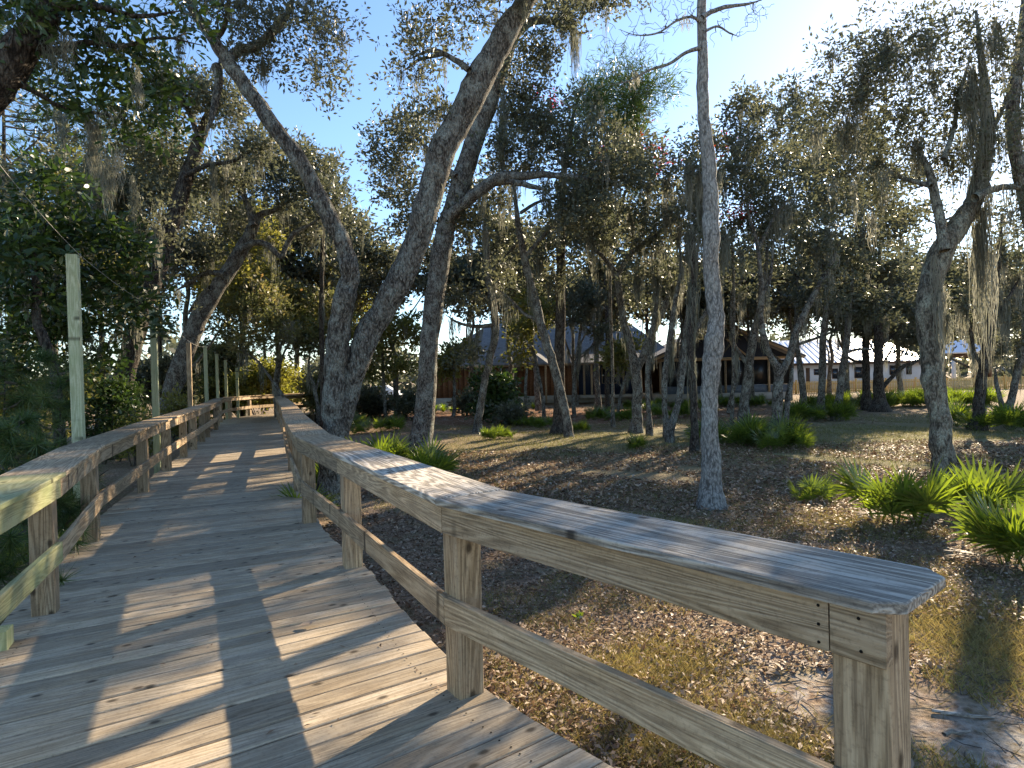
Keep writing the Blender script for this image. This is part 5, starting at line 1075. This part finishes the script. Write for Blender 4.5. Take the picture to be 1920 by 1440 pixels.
def blades(x, y, L, w, name, mat, label, lean=.6, base=.0, tint=None):
    n = len(x); az = rng.uniform(0, 6.28, n); P = np.stack([x, y, ground_z(x, y) + base - .005], 1); A = np.stack([np.cos(az) * lean, np.sin(az) * lean, np.ones(n)], 1) * rng.uniform(.4, 1.1, (n, 1)); A = unit(A + rng.randn(n, 3) * .25)
    B = unit(np.cross(A, rng.randn(n, 3))) * w * .5; V = np.stack([P - B, P + B, P + A * (L * rng.uniform(.5, 1.1, n))[:, None]], 1).reshape(-1, 3)
    tag(add(name, np_mesh(name, V, None, np.arange(n * 3).reshape(n, 3), False, rng.uniform(0, 1, n) if tint is None else tint), mat), label, 'grass', None, 'stuff')
x, y = in_view(80000, 1.9, 8.0, 900, 2150, 1.1); k_ = off_deck(x, y) & (patch(x, y, 1.0, .5) > .55); x, y = x[k_], y[k_]
blades(x, y, .085, .0065, 'dry_grass', L_straw, 'straw-coloured dry grass tufts beside the railing', 1.1)
x, y = in_view(150000, 7.0, 26, 700, 2100, 1.2); k_ = off_deck(x, y) & (patch(x, y, .35, 1.5) > -.6); x, y = x[k_], y[k_]
blades(x, y, .07 * np.clip(y / 10, 1, 1.8), .009, 'lawn_grass', L_turf, 'thin dry lawn grass under the oaks', .9)
xs_, ys_ = [], []
for (px, py, r_, n_) in ((1250, 1235, .22, 5000), (1165, 1255, .16, 2500), (1340, 1370, .25, 5500), (1240, 1400, .15, 2500), (1810, 1165, .45, 6000), (1880, 1220, .4, 4000), (1480, 1390, .12, 1500), (1700, 1000, .3, 1500), (1560, 985, .3, 1500)):
    c = G(px, py); xs_.append(c[0] + rng.randn(n_) * r_); ys_.append(c[1] + rng.randn(n_) * r_)
blades(np.concatenate(xs_), np.concatenate(ys_), .10, .0075, 'straw_tufts', L_straw, 'golden dry grass tufts between the railing and the sand', 1.2, 0, np.clip(rng.normal(.5, .22, sum(map(len, xs_))), 0, .92))
rng = np.random.RandomState(78)
# pine straw over the mulch near the house
x = rng.uniform(-9, 13, 26000); y = rng.uniform(21, 42, 26000)
n = len(x); C = np.stack([x, y, ground_z(x, y) + .02], 1); V, Q = leaf_cards(C, rng.randn(n, 3) * np.array((1, 1, .1)), .22, .02, 3); g = Geo(); g.put(V, Q)
tag(add('pine_straw', g.mesh('pine_straw', False, rng.uniform(.25, .8, n)), L_litter), 'reddish pine straw spread before the house', 'mulch', None, 'stuff')

g = Geo(); x, y = in_view(1500, 2.0, 12, 900, 2100, 1.1); k_ = off_deck(x, y)
for a_, b_ in zip(x[k_], y[k_]):
    th = rng.uniform(0, 6.28); L_ = rng.uniform(.05, .22); d_ = np.array((math.cos(th), math.sin(th), rng.uniform(-.05, .12))) * L_ / 2; c = np.array((a_, b_, float(ground_z(a_, b_)) + .02))
    g.tube([c - d_, c + rng.randn(3) * .012, c + d_], [.0035, .003, .0015], 4, False)
tag(add('twigs', g.mesh('twigs'), B_twig), 'small fallen twigs strewn in the leaf litter', 'twigs', None, 'stuff')
# leaf bits lying on the planks
n = 170; sA = 2.0 + 16 * rng.rand(n) ** 1.5; fA = np.clip(rng.beta(.6, .6, n), .02, .98)
C = np.array([np.r_[at_arc(Rc, a_) * f_ + at_arc(Lc, a_) * (1 - f_), .008] for a_, f_ in zip(sA, fA)])
V, Q = leaf_cards(C, rng.randn(n, 3) * np.array((1, 1, .15)), rng.uniform(.015, .05, n), rng.uniform(.008, .018, n), 3.0, .3); g = Geo(); g.put(V, Q)
tag(add('deck_litter', g.mesh('deck_litter', False, rng.uniform(.05, .7, n)), L_litter), 'small dry leaf bits scattered over the planks', 'leaves', None, 'stuff')
# small things
c = G(578, 1172, .012); g = Geo()
g.put([(-.065, -.008, .004), (-.03, .022, .016), (-.03, -.026, .014), (-.028, -.003, .004), (.02, .026, .020), (.02, -.024, .016), (.022, .002, .007), (.055, .004, .022)], [(1, 3, 6, 4), (3, 2, 5, 6)], [(0, 3, 1), (0, 2, 3), (4, 6, 7), (6, 5, 7)])
me = g.mesh('fallen_leaf', True, np.full(6, .8)); me.materials.append(L_litter); tag(add('fallen_leaf', me, None, None, T(c) @ Matrix.Rotation(.35, 4, 'Z')), 'single curled tan leaf lying on the sunlit planks', 'leaf')
c = G(880, 1138); pts_ = c + np.array((0, 0, .03))
for (px, py, L_, lab, az) in [(1795, 1381, .16, 'flat wood chip lying on the pale sand by the end post', .15), (1805, 1345, .3, 'thin dry twig on the sand beside the end post', -.3), (1590, 835, .5, 'pale fallen stick on the lawn behind the low shaded palmetto', .2)]:
    c = G(px, py); g = Geo(); d_ = np.array((math.cos(az), math.sin(az), 0)) * L_ / 2; q = np.array((0, 0, .02))
    g.tube([c - d_ + q, c - d_ * .4 + q + rng.randn(3) * .008, c + d_ * .3 + q + rng.randn(3) * .008, c + d_ + q], np.array([.010, .012, .010, .005]) * (1 if L_ > .2 else 1.3), 6)
    tag(add('stick' if L_ > .2 else 'wood_chip', g.mesh('stick', False, None, c), W_cap, None, T(c)), lab, 'stick')
def sprout(px, py, s, lab, mat, z=-.4):
    c = G(px, py, z); n = 16; az = rng.uniform(0, 6.28, n); A = np.stack([np.cos(az), np.sin(az), rng.uniform(.3, 1.4, n)], 1)
    V, Q = leaf_cards(np.repeat(c[None], n, 0) + rng.randn(n, 3) * .02 * np.array((1, 1, 0)), A, s * rng.uniform(.6, 1.1, n), s * .3); g = Geo(); g.put(V, Q)
    tag(add('sprout', g.mesh('sprout', False, rng.uniform(.2, .9, n), c), mat, None, T(c)), lab, 'plant')
sprout(1088, 1158, .07, 'small green sprout in the litter behind the railing', L_lime)
sprout(170, 1012, .10, 'weed growing between the planks at the left railing post', L_yel, 0.0)
